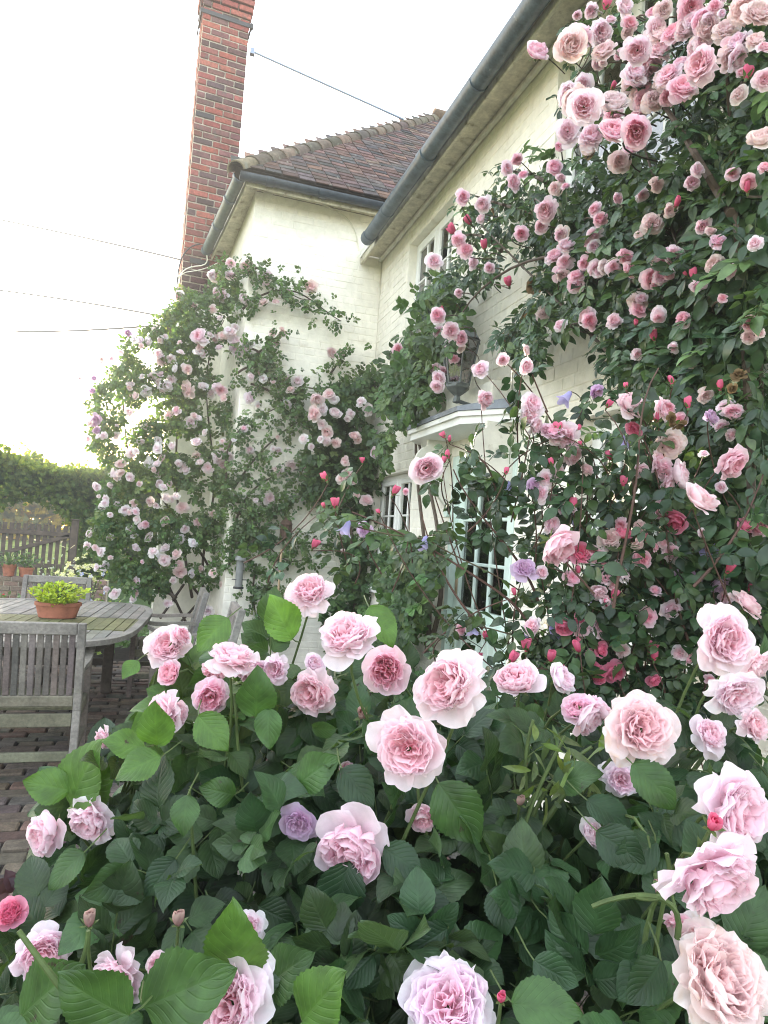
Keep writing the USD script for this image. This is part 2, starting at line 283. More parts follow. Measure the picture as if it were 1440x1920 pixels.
def courses(u0, u1, z0, z1, holes=()):
    """flemish-like bond, rows of (u0,u1,z0,z1) clipped by the openings"""
    out = []; h = .075; k = 0; z = z0
    while z < z1-.03:
        u = u0-(.12 if k % 2 else 0)-.03*(k % 3); s = k % 2
        while u < u1:
            L = .215 if s else .103; s = 1-s; a, b = max(u, u0), min(u+L, u1); u += L+.01
            if b-a < .035: continue
            c, d = z+.005, min(z+h-.005, z1); spans = [(a, b)]
            for o in holes:
                if d > o[2] and c < o[3]:
                    nsp = []
                    for p, q in spans:
                        if q <= o[0] or p >= o[1]: nsp.append((p, q)); continue
                        if p < o[0]: nsp.append((p, o[0]-.002))
                        if q > o[1]: nsp.append((o[1]+.002, q))
                    spans = nsp
            out += [(p, q, c, d) for p, q in spans if q-p > .03]
        z += h; k += 1
    return out
def lay(rects, place, parent, limit, prefer):
    made = []
    for a, b, c, d in rects:
        if rng.random() < .12: continue          # a face flush under the paint
        p = abs(rng.normal(.0026, .0016))+.0008
        m = box(a-.002, b+.002, -p, .02, c-.002, d+.002, .0045); cen = np.array([(a+b)/2, 0, (c+d)/2])
        V = (m[0]-cen)@(rotz(rng.normal(0, .007))@rotx(rng.normal(0, .016))).T@roty(rng.normal(0, .008)).T+cen
        P = place(V); u, v, dd = proj(place(cen[None])); made.append((prefer(u[0], v[0]), dd[0], (P, m[1])))
    vis = sorted([q for q in made if q[0]], key=lambda q: q[1])[:limit]; ids = {id(q) for q in vis}
    for q in vis: emit('brick', q[2], MAT['cream'], parent)
    emit('brickwork', join([q[2] for q in made if id(q) not in ids]), MAT['cream'], parent, kind='stuff')
lay(courses(.625, 1.99, 0, 4.87), lambda V: np.stack([V[:, 0], YW+V[:, 1], V[:, 2]], 1), wing, 80, lambda u, v: 440 < u < 730 and 355 < v < 700)
fr = courses(1.0, 6.885, 0, 4.45, OPEN.values())
lay(fr, lambda V: np.stack([XW+V[:, 1], V[:, 0], V[:, 2]], 1), facade, 100, lambda u, v: (700 < u < 1060 and 60 < v < 480 and v < 1010-.95*(u-400)+300))
emit('room_interior', join([box(2.9, 2.95, -.6, 7, -.02, 4.44), box(2.3, 2.9, -.6, 7, 2.5, 2.55)]), MAT['dark'], cottage)
def bars(rects, x0, x1, bev=.004):
    return join([box(x0, x1, a, b, c, d, bev) for a, b, c, d in rects])
def window(o, lights, cols, rows, sill=True, hidden_right=False):
    y0, y1, z0, z1 = o; xr = XW+.075; f = .05
    w = emit('window', bars([(y0+.001, y0+f, z0+.001, z1-.001), (y1-f, y1-.001, z0+.001, z1-.001), (y0+f, y1-f, z0+.001, z0+f), (y0+f, y1-f, z1-f, z1-.001)]+[(y0+(y1-y0)*k/lights-.025, y0+(y1-y0)*k/lights+.025, z0+f, z1-f) for k in range(1, lights)], xr, xr+.07), MAT['white'], cottage)
    for k in range(lights):
        a = y0+(y1-y0)*k/lights+(f if k == 0 else .025)+.003; b = y0+(y1-y0)*(k+1)/lights-(f if k == lights-1 else .025)-.003; c, d = z0+f+.003, z1-f-.003; g = .04
        emit('casement', bars([(a, a+g, c, d), (b-g, b, c, d), (a+g, b-g, c, c+g+.01), (a+g, b-g, d-g, d)], xr-.008, xr+.04), MAT['white'], w)
        a, b, c, d = a+g, b-g, c+g+.01, d-g
        for i in range(1, cols): u = a+(b-a)*i/cols; emit('glazing_bar', bars([(u-.009, u+.009, c, d)], xr, xr+.03), MAT['white'], w)
        for j in range(1, rows): v = c+(d-c)*j/rows; emit('glazing_bar', bars([(a, b, v-.009, v+.009)], xr+.001, xr+.029), MAT['white'], w)
        for i in range(cols):
            for j in range(rows):
                p = box(xr+.012, xr+.016, a+(b-a)*i/cols+.004, a+(b-a)*(i+1)/cols-.004, c+(d-c)*j/rows+.004, c+(d-c)*(j+1)/rows-.004)
                cen = np.asarray(p[0]).mean(0); p = (((np.asarray(p[0])-cen)@(rotz(rng.normal(0, .006))@roty(rng.normal(0, .006))).T)+cen, p[1]); emit('pane', p, MAT['glass'], w)
    if sill: emit('sill', box(XW-.05, xr, y0-.04, y1+.04, z0-.055, z0-.002, .008), MAT['white'], w)
    emit('curtain', join([box(xr+.14, xr+.16, y0+.02+i*.035, y0+.05+i*.035, z0+.02, z1-.02) for i in range(6)]), MAT['curtain'], w)
window(OPEN['win1'], 2, 2, 3); window(OPEN['win2'], 2, 2, 3); window(OPEN['lwin'], 2, 2, 3); window(OPEN['cwin'], 2, 2, 3)
# door with glazed upper half
y0, y1, _, z1 = OPEN['door']
emit('door_frame', bars([(y0+.001, y0+.065, 0, z1-.001), (y1-.065, y1-.001, 0, z1-.001), (y0+.065, y1-.065, z1-.07, z1-.001)], XW-.012, XW+.10), MAT['mint'], cottage)
for yy in (y0+.01, y1+.02):
    c = trimesh.creation.cylinder(.036, .05, sections=24); V = np.stack([c.vertices[:, 2]+XW-.012, c.vertices[:, 0]+yy, c.vertices[:, 1]+1.69], 1); emit('frame_boss', (V, np.asarray(c.faces)), MAT['mint'], cottage, smooth=30)
a, b = y0+.068, y1-.068
door = emit('door', bars([(a, a+.085, .02, 2.025), (b-.085, b, .02, 2.025), (a+.085, b-.085, .90, 1.03), (a+.085, b-.085, 1.94, 2.025), (a+.085, b-.085, .02, .16)], XW+.03, XW+.075), MAT['mint'], cottage)
ga, gb, gc, gd = a+.085, b-.085, 1.03, 1.94
for i in (1, 2): u = ga+(gb-ga)*i/3; emit('glazing_bar', bars([(u-.011, u+.011, gc, gd)], XW+.035, XW+.07), MAT['mint'], door)
for j in (1, 2): v = gc+(gd-gc)*j/3; emit('glazing_bar', bars([(ga, gb, v-.011, v+.011)], XW+.036, XW+.069), MAT['mint'], door)
for i in range(3):
    for j in range(3): emit('pane', box(XW+.05, XW+.054, ga+(gb-ga)*i/3+.005, ga+(gb-ga)*(i+1)/3-.005, gc+(gd-gc)*j/3+.005, gc+(gd-gc)*(j+1)/3-.005), MAT['glass'], door)
for i in range(8): u = ga+(gb-ga)*i/8; emit('board', box(XW+.04, XW+.06, u+.003, u+(gb-ga)/8-.003, .16, .90, .004), MAT['mint'], door)
emit('curtain', join([box(XW+.11, XW+.125, ga+i*.05+.004, ga+i*.05+.05, gc-.05, gd+.04) for i in range(int((gb-ga)/.05))]), MAT['curtain'], door)
emit('weather_bar', box(XW-.055, XW+.035, y0+.02, y1+.10, .915, .965, .012), MAT['mint'], door)
emit('finger_plate', box(XW+.024, XW+.031, b-.065, b-.025, 1.1, 1.32, .003), MAT['bamboo'], door)
# canopy over the door
pl = [(2.0, 5.2), (1.72, 4.83), (1.72, 3.93), (2.0, 3.56)]
def prism(pts, za, zb, mat, name, parent, zb_in=None):
    p = Polygon(pts); m = trimesh.creation.extrude_polygon(p, zb-za, engine='earcut'); V = np.array(m.vertices); V[:, 2] += za
    if zb_in is not None: k = (V[:, 2] > zb-1e-6) & (V[:, 0] > XW-.03); V[k, 2] = zb_in
    return emit(name, (V, np.asarray(m.faces)), mat, parent)
off = lambda d: [(1.998, 5.2+d*1.3), (1.72-d, 4.83+d*.5), (1.72-d, 3.93-d*.5), (1.998, 3.56-d*1.3)]
canopy = prism(off(0), 2.215, 2.29, MAT['white'], 'canopy', cottage)
prism(off(.02), 2.262, 2.293, MAT['white'], 'moulding', canopy); prism(off(.03), 2.295, 2.325, MAT['lead'], 'lead_roof', canopy, 2.37)
def bracket(yc):
    s = unary_union([Point(1.862, 2.03).buffer(.155), sbox(1.80, 1.95, 1.999, 2.214), Polygon([(1.83, 2.2), (1.999, 2.2), (1.999, 1.70), (1.93, 1.78), (1.78, 1.95)])]).intersection(sbox(1.5, 1.5, 1.999, 2.214))
    m = trimesh.creation.extrude_polygon(s, .035, engine='earcut'); V = np.stack([m.vertices[:, 0], yc+m.vertices[:, 2], m.vertices[:, 1]], 1); emit('bracket', (V, np.asarray(m.faces)[:, ::-1]), MAT['offwhite'], canopy)
bracket(3.70); bracket(4.66)
s = sbox(1.83, 2.33, 1.998, 2.47)
m = trimesh.creation.extrude_polygon(s, .72, engine='earcut'); V = np.stack([m.vertices[:, 0], 3.72+m.vertices[:, 2], m.vertices[:, 1]], 1); emit('canopy_upstand', (V, np.asarray(m.faces)[:, ::-1]), MAT['offwhite'], canopy)
# eaves of the facade: half-round gutter, fascia, soffit
def halfpipe(p0, p1, r, th=.006, n=14, lip=.0):
    p0, p1 = np.array(p0, float), np.array(p1, float); t = nrm(p1-p0); sdir = nrm(np.cross(t, [0, 0, 1.0])); u = np.cross(sdir, t)
    ang = np.linspace(np.pi*.97, 2.03*np.pi, n); ring = np.r_[[(math.cos(q)*r, math.sin(q)*r) for q in ang], [(math.cos(q)*(r-th), math.sin(q)*(r-th)) for q in ang[::-1]]]
    k = len(ring); V = np.vstack([p+ring[:, :1]*sdir+ring[:, 1:]*u for p in (p0, p1)]); j = np.arange(k)
    Fc = np.stack([j, (j+1) % k, (j+1) % k+k, j+k], 1); i = np.arange(n-1)
    cap = np.stack([i, 2*n-1-i, 2*n-2-i, i+1], 1)
    return join([(V, Fc), (V, np.vstack([cap, cap[:, ::-1]+k]))])
def endcap(p, t, r):
    c = trimesh.creation.cylinder(r, .012, sections=24); V = np.array(c.vertices); V[:, 1] = np.minimum(V[:, 1], .0); t = nrm(t); s = nrm(np.cross(t, [0, 0, 1.0])); u = np.cross(s, t)
    return np.array(p)+V[:, :1]*s+V[:, 1:2]*u+V[:, 2:]*t, np.asarray(c.faces)
G0, G1 = (1.672, 6.36, 4.385), (1.672, -.5, 4.405)
gut = emit('gutter', join([halfpipe(G0, G1, .064), endcap(G0, (0, 1, 0), .064)]), MAT['gutter'], cottage, smooth=40)
for yy in (6.28, 4.78, 2.95, 1.1): emit('gutter_joint', halfpipe((1.672, yy+.045, 4.387), (1.672, yy-.045, 4.388), .072, .012), MAT['gutter'], gut, smooth=40)
for yy in np.arange(.2, 6.2, .92): emit('gutter_bracket', halfpipe((1.672, yy+.012, 4.386), (1.672, yy-.012, 4.386), .067, .006), MAT['gutter'], gut, smooth=40)
emit('fascia', box(1.752, 1.775, -.5, 6.88, 4.335, 4.455, .004), MAT['soffit'], cottage)
emit('fascia_strip', box(1.738, 1.7515, -.5, 6.86, 4.395, 4.472, .003), MAT['white'], cottage)
emit('soffit', box(1.776, 1.999, -.5, 6.88, 4.448, 4.462), MAT['soffit'], cottage)
emit('eaves_moulding', box(1.955, 1.992, -.5, 6.89, 4.405, 4.446, .008), MAT['offwhite'], cottage)
V = np.array([[1.71, -.6, 4.475], [1.71, 6.5, 4.475], [5.2, 6.5, 7.1], [5.2, -.6, 7.1]]); V = np.vstack([V, V+[0, 0, .08]])
emit('main_roof', (V, np.array([[0, 1, 2, 3], [7, 6, 5, 4], [0, 4, 5, 1], [1, 5, 6, 2], [2, 6, 7, 3], [3, 7, 4, 0]])), MAT['hiptile'], cottage, tint=(.12, .075, .055))
# wing roof, hipped, plain tiles laid one by one
E0 = np.array([.40, 6.60, 4.955]); PK = E0+3.05; R1 = np.array([7.0, PK[1], PK[2]]); E1 = np.array([7.0, 6.6, 4.955]); LB = np.array([-.3, 13.0, 4.85])
dn = np.array([0, 0, -.03])
V = np.array([E0, E1, R1, PK, LB, [7, 13, 4.95]])+dn
roof = emit('wing_roof', (V, np.array([[0, 1, 2], [0, 2, 3], [0, 3, 4], [3, 2, 5], [3, 5, 4], [0, 4, 5], [0, 5, 1]])), MAT['tile'], cottage, tint=(.05, .04, .035))
TC = [(.088, .052, .042), (.075, .053, .046), (.062, .05, .046), (.105, .06, .046), (.08, .048, .042), (.05, .045, .043)]
sl = np.array([0, math.sqrt(.5), math.sqrt(.5)]); nn = np.array([0, -math.sqrt(.5), math.sqrt(.5)]); tiles = []
for k in range(43):
    s = k*.1
    x = E0[0]+s*.707+.02+(.0825 if k % 2 else 0)
    while x < 3.9:
        m = box(-.079, .079, -.02, .235, -.007, .007, .003); R = rotx(-.062+rng.normal(0, .012))@rotz(rng.normal(0, .014))@roty(rng.normal(0, .02)); Vt_ = m[0]@R.T
        Vt_[:, 2] -= 9*.0+1.4*(Vt_[:, 0]**2)
        c = E0+np.array([x-E0[0], 0, 0])+sl*(s+rng.normal(0, .004))+nn*.012
        Pw = c+Vt_[:, :1]*np.array([1, 0, 0])+Vt_[:, 1:2]*sl+Vt_[:, 2:]*nn; u, v, d = proj(c)
        tiles.append((470 < u[0] < 850 and 190 < v[0] < 420, d[0], (Pw, m[1], tvar(TC[rng.integers(6)], .22)))); x += .166
vis = sorted([t for t in tiles if t[0]], key=lambda t: t[1])[:300]; ids = {id(t) for t in vis}
for t in vis: emit('roof_tile', t[2], MAT['tile'], roof)
emit('tiling', join([t[2] for t in tiles if id(t) not in ids]), MAT['tile'], roof, kind='stuff')
h = nrm(PK-E0); sd = nrm(np.cross(h, [0, 0, 1.0])); up = np.cross(sd, h)
for k in range(21):
    n = 9; ang = np.linspace(-.15, np.pi+.15, n); vv = []
    for L, r in ((-.05, .118+rng.normal(0, .004)), (.30, .098)):
        for rr in (r, r-.016): vv.append(E0+h*(k*.255+L)+np.cos(ang)[:, None]*rr*sd+np.sin(ang)[:, None]*rr*.8*up-up*.045)
    V = np.vstack(vv); q = []
    for i in range(n-1):
        q += [[i, i+1, 2*n+i+1, 2*n+i], [n+i+1, n+i, 3*n+i, 3*n+i+1], [i+1, i, n+i, n+i+1]]
    emit('hip_tile', (V, np.array(q)[:, ::-1]), MAT['hiptile'], roof, smooth=35, tint=tvar((.095, .072, .055) if k > 0 else (.13, .105, .065), .2))
emit('ridge', tube([PK+[0, 0, .02], R1+[0, 0, .02]], .11, 10), MAT['hiptile'], roof, smooth=40, tint=(.13, .09, .06))
# wing eaves
A, B, Cc = np.array([.44, 6.615, 4.875]), np.array([1.95, 6.615, 4.885]), np.array([.222, 8.13, 4.66])
wg = emit('gutter', join([halfpipe(A, B, .056), endcap(A, (-1, 0, 0), .056)]), MAT['gutter_dark'], cottage, smooth=40)
for x in (.72, 1.25): emit('gutter_joint', halfpipe((x-.04, 6.615, 4.877), (x+.04, 6.615, 4.878), .063, .01), MAT['gutter_dark'], wg, smooth=40)
sg = emit('gutter', join([halfpipe(Cc, A+[-.0, .05, 0], .058), endcap(Cc, Cc-A, .058)]), MAT['gutter_green'], cottage, smooth=40)
for f in (.03, .28, .62, .97):
    p = A+(Cc-A)*f; t = nrm(Cc-A); emit('gutter_joint', halfpipe(p+t*.02, p-t*.02, .064, .01), MAT['gutter'], sg, smooth=40)
emit('fascia', box(.50, 1.95, 6.672, 6.69, 4.80, 4.93, .004), MAT['soffit'], cottage)
emit('soffit', box(.55, 1.99, 6.692, 6.898, 4.884, 4.90), MAT['soffit'], cottage)
V = np.array([[.515, 6.70, 4.86], [.30, 8.15, 4.645], [.49, 8.15, 4.665], [.625, 6.9, 4.882]]); V = np.vstack([V, V+[0, 0, .02]])
emit('soffit', (V, np.array([[0, 1, 2, 3], [7, 6, 5, 4], [0, 4, 5, 1], [1, 5, 6, 2], [2, 6, 7, 3], [3, 7, 4, 0]])), MAT['soffit'], cottage)
V = np.array([[.505, 6.70, 4.80], [.285, 8.15, 4.585], [.285, 8.15, 4.72], [.505, 6.70, 4.93]]); V = np.vstack([V, V+[.016, .003, 0]])
emit('fascia', (V, np.array([[0, 1, 2, 3], [7, 6, 5, 4], [0, 4, 5, 1], [1, 5, 6, 2], [2, 6, 7, 3], [3, 7, 4, 0]])), MAT['soffit'], cottage)
# chimney and its painted breast
emit('chimney_breast', join([box(-.055, .62, 8.17, 8.75, -.05, 4.12, .02), box(-.07, .60, 8.15, 8.77, 4.02, 4.10, .015)]), MAT['cream'], cottage)
CW, CD = .545, .46; Rc = rotz(math.radians(3.6)); C0 = np.array([-.03, 8.2, 0])
wc = lambda m: xf(m, Rc, C0)
chim = emit('chimney', wc(box(.006, CW-.006, .006, CD-.006, 3.9, 8.6)), MAT['mortar'], cottage)
BR = [(.185, .05, .042), (.225, .058, .045), (.15, .048, .044), (.195, .064, .055), (.09, .044, .045), (.07, .042, .045), (.24, .075, .055), (.125, .052, .052)]
rest = []; nb = 0; hz = .0785; k = 0; z = 4.135
while z < 8.5:
    e = .0
    if z > 7.52: e = .014*min(int((z-7.52)/hz)+1, 3)
    pats = [[.103, .215, .208], [.212, .212, .103], [.10, .205, .22], [.225, .205, .095]]; p = pats[k % 4]; x = -e+rng.normal(0, .003)
    for i, L in enumerate(p):
        if i == 2: L = CW+e-x
        dark = z < 4.5; t = tvar(BR[rng.integers(8)] if not dark else BR[4+rng.integers(2)], .13); t = np.array((.045, .04, .045)) if rng.random() < .035 else t
        m = wc(xf(box(x+.006, x+L-.006, -e-rng.uniform(.0, .009), .09, z+.006+rng.uniform(0, .003), z+hz-.006-rng.uniform(0, .003), .005)))+(t,); x += L
        if nb < 150: emit('brick', m, MAT['brick'], chim); nb += 1
        else: rest.append(m)
    y = .092 if k % 2 else .0915
    for L in ([.103, .215] if k % 2 else [.215, .103]):
        for xa, xb in ((-e-rng.uniform(.0, .006), .08), (CW-.08, CW+e+rng.uniform(0, .006))): rest.append(wc(box(xa, xb, y+.005, y+L-.005, z+.0055, z+hz-.0055, .004))+(tvar(BR[rng.integers(8)], .13),))
        y += L+.012
    z += hz; k += 1
emit('brickwork', join(rest), MAT['brick'], chim, kind='stuff')
zb = 7.50
emit('iron_band', wc(join([box(-.03, CW+.03, -.016, -.009, zb, zb+.05), box(-.03, -.018, -.009, CD, zb, zb+.05), box(CW+.014, CW+.026, -.009, CD+.01, zb, zb+.05), box(CW+.01, CW+.04, -.03, .02, zb-.004, zb+.054)])), MAT['iron'], chim)
emit('wall_tie', wc(box(.08, .30, -.012, -.006, 4.52, 4.58)), MAT['iron'], chim)
ST0 = on(474, 97, 1, 8.3); ST1 = on(757, 223, 1, 8.75); ST1 = at(757, 224, 8.75)
emit('chimney_stay', join([tube([ST0, ST1], .013, 8), box(*(np.repeat(ST0, 2)+np.array([-.03, .02, -.03, .03, -.04, .03])))]), MAT['steel'], cottage, smooth=40)
# ------------------------------------------------------------------ cables, lantern, feeders
def cable(ctrl, r, mat, label, n=20, cat='cable', name='cable', group=None):
    return emit(name, tube(spline(ctrl, n), r, 6), mat, smooth=True, label=label, category=cat, group=group)
cable([on(u, v, 1, YW-.02) for u, v in ((486, 352), (500, 363), (530, 362), (575, 374), (620, 390), (655, 415), (668, 440), (673, 470))], .007, MAT['cable'], 'white cable looping under the wing eaves and down the wing wall')
cable([on(u, v, 0, XW-.02) for u, v in ((690, 472), (688, 500), (692, 525), (712, 538))]+[on(u, v, 1, YW-.015) for u, v in ((713, 560), (711, 620), (709, 700))], .006, MAT['cable'], 'thin cream wire running down the inner corner of the two walls')
cable([on(u, v, 1, 8.1) for u, v in ((380, 470), (388, 480), (386, 494), (370, 499), (350, 504), (338, 515), (334, 545))], .007, MAT['cable'], 'white looped cable hanging below the end of the wing gutter')
cable([on(u, v, 1, 8.08) for u, v in ((376, 458), (360, 462), (346, 475), (336, 500), (331, 545))], .008, MAT['iron'], 'black cable crossing the chimney base beneath the gutter end')
cable([on(u, v, 1, 8.06) for u, v in ((430, 480), (400, 497), (365, 508), (345, 512), (336, 530))], .005, MAT['cable'], 'pale taut cable from the wing corner to the chimney base')
for (a, b, c, lab) in [((-60, 400), (160, 446), (338, 487), 'highest overhead wire meeting the chimney'), ((-60, 537), (150, 566), (330, 598), 'middle overhead wire reaching the chimney breast'), ((-60, 616), (110, 621), (335, 606), 'lowest overhead wire sagging behind the climbing rose')]:
    cable([at(*a, 12), at(*b, 10), at(*c, 8.35)], .012, MAT['wire'], lab+' against the sky', 24, 'wire', 'overhead_wire')
L0 = at(858, 728, 4.35); lan = thing('wall_lantern', 'hexagonal metal and glass lantern above the door canopy, half hidden by roses', 'lantern', loc=L0)
def hexring(r, z): a = np.arange(6)*np.pi/3+.3; return np.stack([np.cos(a)*r, np.sin(a)*r, np.full(6, z)], 1)
b6, t6 = hexring(.075, .02), hexring(.125, .30)
emit('lantern_frame', join([tube([b6[i], t6[i]], .006, 5) for i in range(6)]+[tube([b6[i], b6[(i+1) % 6]], .007, 5) for i in range(6)]+[tube([t6[i], t6[(i+1) % 6]], .008, 5) for i in range(6)]), MAT['old_metal'], lan)
emit('lantern_base', revolve([(0, -.10), (.03, -.09), (.02, -.05), (.045, -.03), (.08, .0), (.082, .018), (0, .018)], 6), MAT['old_metal'], lan)
emit('lantern_roof', revolve([(.14, .305), (.075, .40), (.05, .41), (.03, .44), (0, .46), (0, .31)], 6), MAT['old_metal'], lan)
for i in range(6):
    j = (i+1) % 6; emit('pane', (np.array([b6[i], b6[j], t6[j], t6[i]])*np.array([.97, .97, 1]), np.array([[0, 1, 2, 3]])), MAT['glass'], lan)
emit('bracket_arm', tube([(0, 0, -.08), (.12, 0, -.10), (2.0-L0[0], 0, -.06)], .012, 6), MAT['old_metal'], lan)
p = on(447, 1100, 1, 6.72); fd = thing('bird_feeder', 'grey domed tube bird feeder hanging on the wing wall', 'bird feeder', loc=p)
emit('seed_tube', revolve([(0, 0), (.036, 0), (.036, .26), (0, .26)], 16), MAT['plastic'], fd, smooth=40); emit('dome', revolve([(.055, .255), (.05, .29), (.03, .315), (0, .325)], 18), MAT['plastic'], fd, smooth=40)
emit('seed_tray', revolve([(0, -.02), (.05, -.02), (.05, .0), (.045, -.01), (0, -.01)], 16), MAT['iron'], fd); emit('perch', tube([(-.07, -.02, .07), (.07, -.02, .07)], .005, 5), MAT['iron'], fd); emit('hanger', tube([(0, 0, .32), (.01, .05, .40), (0, .17, .42)], .004, 5), MAT['iron'], fd)
p = on(535, 1008, 1, 6.74); fd = thing('wire_bird_feeder', 'rusty brown wire cage bird feeder among the rose stems', 'bird feeder', loc=p)
emit('cage', join([tube([(.055*math.cos(a), .055*math.sin(a), 0), (.055*math.cos(a), .055*math.sin(a), .13)], .004, 4) for a in np.arange(14)*math.tau/14]+[tube([(.055*math.cos(a), .055*math.sin(a), z) for a in np.linspace(0, math.tau, 15)], .003, 4) for z in (0, .03, .06, .09, .13)]), MAT['rust'], fd)
emit('seed_block', revolve([(0, .004), (.045, .004), (.045, .125), (0, .125)], 12), MAT['rust'], fd); emit('lid', revolve([(.065, .13), (.05, .16), (.012, .21), (0, .215)], 16), MAT['rust'], fd, smooth=40); emit('hanger', tube([(0, 0, .21), (0, 0, .26), (0, .15, .28)], .003, 4), MAT['iron'], fd)
cable([on(528, 1030, 1, 6.3), on(524, 1080, 1, 6.3), on(515, 1250, 1, 6.2)], .011, MAT['bamboo'], 'brown bamboo cane standing before the wing wall', 8, 'cane', 'bamboo_cane')
tr = thing('wooden_trellis', 'grey wooden diamond trellis against the chimney breast below the roses', 'trellis')
for a, b in (((312, 1090), (350, 1170)), ((340, 1165), (395, 1105)), ((290, 1060), (330, 1130)), ((345, 1095), (300, 1160)), ((320, 1050), (410, 1160))): emit('lath', tube([on(*a, 1, 8.05), on(*b, 1, 8.07+rng.uniform(0, .03))], .014, 4), MAT['gatewood'], tr)
# ------------------------------------------------------------------ garden furniture
TK = (.20, .185, .165)
def teak(s=.12, base=TK): return tvar(base, s)
TC_ = np.array([-.80, 5.50]); tab = thing('garden_table', 'large weathered oval slatted teak table with a mossy central leaf', 'table')
ang = np.linspace(0, 2*np.pi, 96, False); sx, sy, ne = .74, 1.14, 3.9
oc = np.stack([np.sign(np.cos(ang))*np.abs(np.cos(ang))**(2/ne)*sx, np.sign(np.sin(ang))*np.abs(np.sin(ang))**(2/ne)*sy], 1)
outl = affinity.translate(affinity.rotate(Polygon(oc), -5, origin=(0, 0)), *TC_); inner = outl.buffer(-.055)
def slab(p, z0, z1):
    p = [g for g in getattr(p, 'geoms', [p]) if g.area > 1e-4]
    if not p: return None
    m = trimesh.util.concatenate([trimesh.creation.extrude_polygon(g, z1-z0, engine='earcut') for g in p]); V = np.array(m.vertices); V[:, 2] += z0; return V, np.asarray(m.faces)
bands = [(4.2, 4.93, TK), (4.96, 5.56, (.13, .13, .06)), (5.59, 6.8, TK)]
for ya, yb, base in bands:
    x = -1.7
    while x < .1:
        s = slab(affinity.rotate(sbox(x, ya+.003, x+.062, yb-.003), -5, origin=tuple(TC_)).intersection(inner.buffer(-.003)), .703+rng.normal(0, .0012), .729+rng.normal(0, .0012))
        if s: emit('slat', s, MAT['teak'], tab, tint=teak(.1, base))
        x += .068
emit('rim', slab(outl.difference(inner), .700, .732), MAT['teak'], tab, tint=teak(0)); emit('apron', slab(outl.buffer(-.16).difference(outl.buffer(-.185)), .62, .699), MAT['teak'], tab, tint=(.10, .085, .07))
for x, y in ((-.42, 4.75), (-1.15, 4.78), (-.35, 6.2), (-1.1, 6.25)): emit('leg', box(x-.04, x+.04, y-.04, y+.04, .02, .699, .006), MAT['teak'], tab, tint=(.075, .06, .05))
emit('stretcher', join([box(-.79, -.73, 4.8, 6.2, .25, .31, .006), box(-1.11, -.46, 4.76, 4.80, .24, .30, .006), box(-1.06, -.39, 6.2, 6.24, .24, .30, .006)]), MAT['teak'], tab, tint=(.085, .07, .06))
def chair(label, x, y, rz, mossy=False, nsl=13):
    t = thing('garden_chair', label, 'chair', 'weathered teak chairs round the garden table', (x, y, 0), rz); W = .275; tilt = lambda V: V
    def st(sx):    # rear stile: straight leg, back tilting backwards (-y)
        ctrl = np.array([(sx*W, -.02, .02), (sx*W, .0, .42), (sx*W, -.10, .90)]); parts = []
        for a, b in ((0, 1), (1, 2)):
            A_, B_ = ctrl[a], ctrl[b]; m = box(-.02, .02, -.025, .025, 0, 1, .004); V = np.array(m[0]); z = V[:, 2:]; V = np.hstack([V[:, :2], z*0])+A_*(1-z)+B_*z; parts.append((V, m[1]))
        return join(parts)
    for s in (-1, 1): emit('leg', st(s), MAT['teak'], t, tint=teak(.08))
    yb = lambda z: -.10*(z-.42)/.48
    def rail(z0, z1, th, name, tint): m = box(-W+.021, W-.021, -th, th, z0, z1, .005); V = np.array(m[0]); V[:, 1] += yb(V[:, 2]); emit(name, (V, m[1]), MAT['teak'], t, tint=tint)
    rail(.835, .90, .018, 'top_rail', teak(.06)); rail(.44, .50, .018, 'back_rail', teak(.06, (.17, .16, .12)))
    for i in range(nsl):
        u = -W+.045+(2*W-.09)*i/(nsl-1); m = box(u-.0150, u+.0150, -.007, .007, .50, .835, .003); V = np.array(m[0]); V[:, 1] += yb(V[:, 2]); emit('back_slat', (V, m[1]), MAT['teak'], t, tint=teak(.14, (.15, .132, .118)))
    for i in range(8): yy = .02+.058*i; emit('seat_slat', box(-W+.022, W-.022, yy, yy+.046, .412+.00*i, .43, .004), MAT['teak'], t, tint=teak(.1, (.12, .115, .075)))
    emit('seat_frame', join([box(-W+.022, W-.022, -.012, .012, .33, .40, .004), box(-W+.022, W-.022, .452, .476, .35, .41, .004), box(-W-.01, -W+.02, .03, .45, .35, .41, .004), box(W-.02, W+.01, .03, .45, .35, .41, .004)]), MAT['teak'], t, tint=teak(.06, (.15, .14, .10)))
    for s in (-1, 1):
        emit('leg', box(s*W-.02, s*W+.02, .44, .48, .02, .62, .004), MAT['teak'], t, tint=teak(.08, (.14, .115, .10)))
        pr = [(-.03, .635), (.10, .635), (.30, .625), (.42, .645), (.52, .69)]; q = spline([(0, a, b) for a, b in pr], 10); V = []
        for i, c in enumerate(q): w_ = .022+.008*i/9; V += [c+[s*W-w_, 0, -.014], c+[s*W+w_, 0, -.014], c+[s*W+w_, 0, .014], c+[s*W-w_, 0, .014]]
        Fq = [[4*i+k, 4*i+(k+1) % 4, 4*i+4+(k+1) % 4, 4*i+4+k] for i in range(9) for k in range(4)]+[[3, 2, 1, 0], [36, 37, 38, 39]]
        emit('armrest', (np.array(V), np.array(Fq)), MAT['teak'], t, tint=teak(.06, (.21, .19, .16)))
        emit('side_stretcher', box(s*W-.012, s*W+.012, .0, .45, .17, .21, .004), MAT['teak'], t, tint=teak(.06, (.13, .12, .09)))
    emit('stretcher', box(-W+.02, W-.02, -.025, .0, .15, .20, .004), MAT['teak'], t, tint=teak(.06, (.13, .13, .09)))
    return t
chair('nearest weathered teak armchair, slatted back turned to us at the left edge', -.64, 4.06, 0)
chair('pale grey slatted teak chair at the far end of the table behind the terracotta pot', -.90, 7.0, math.pi)
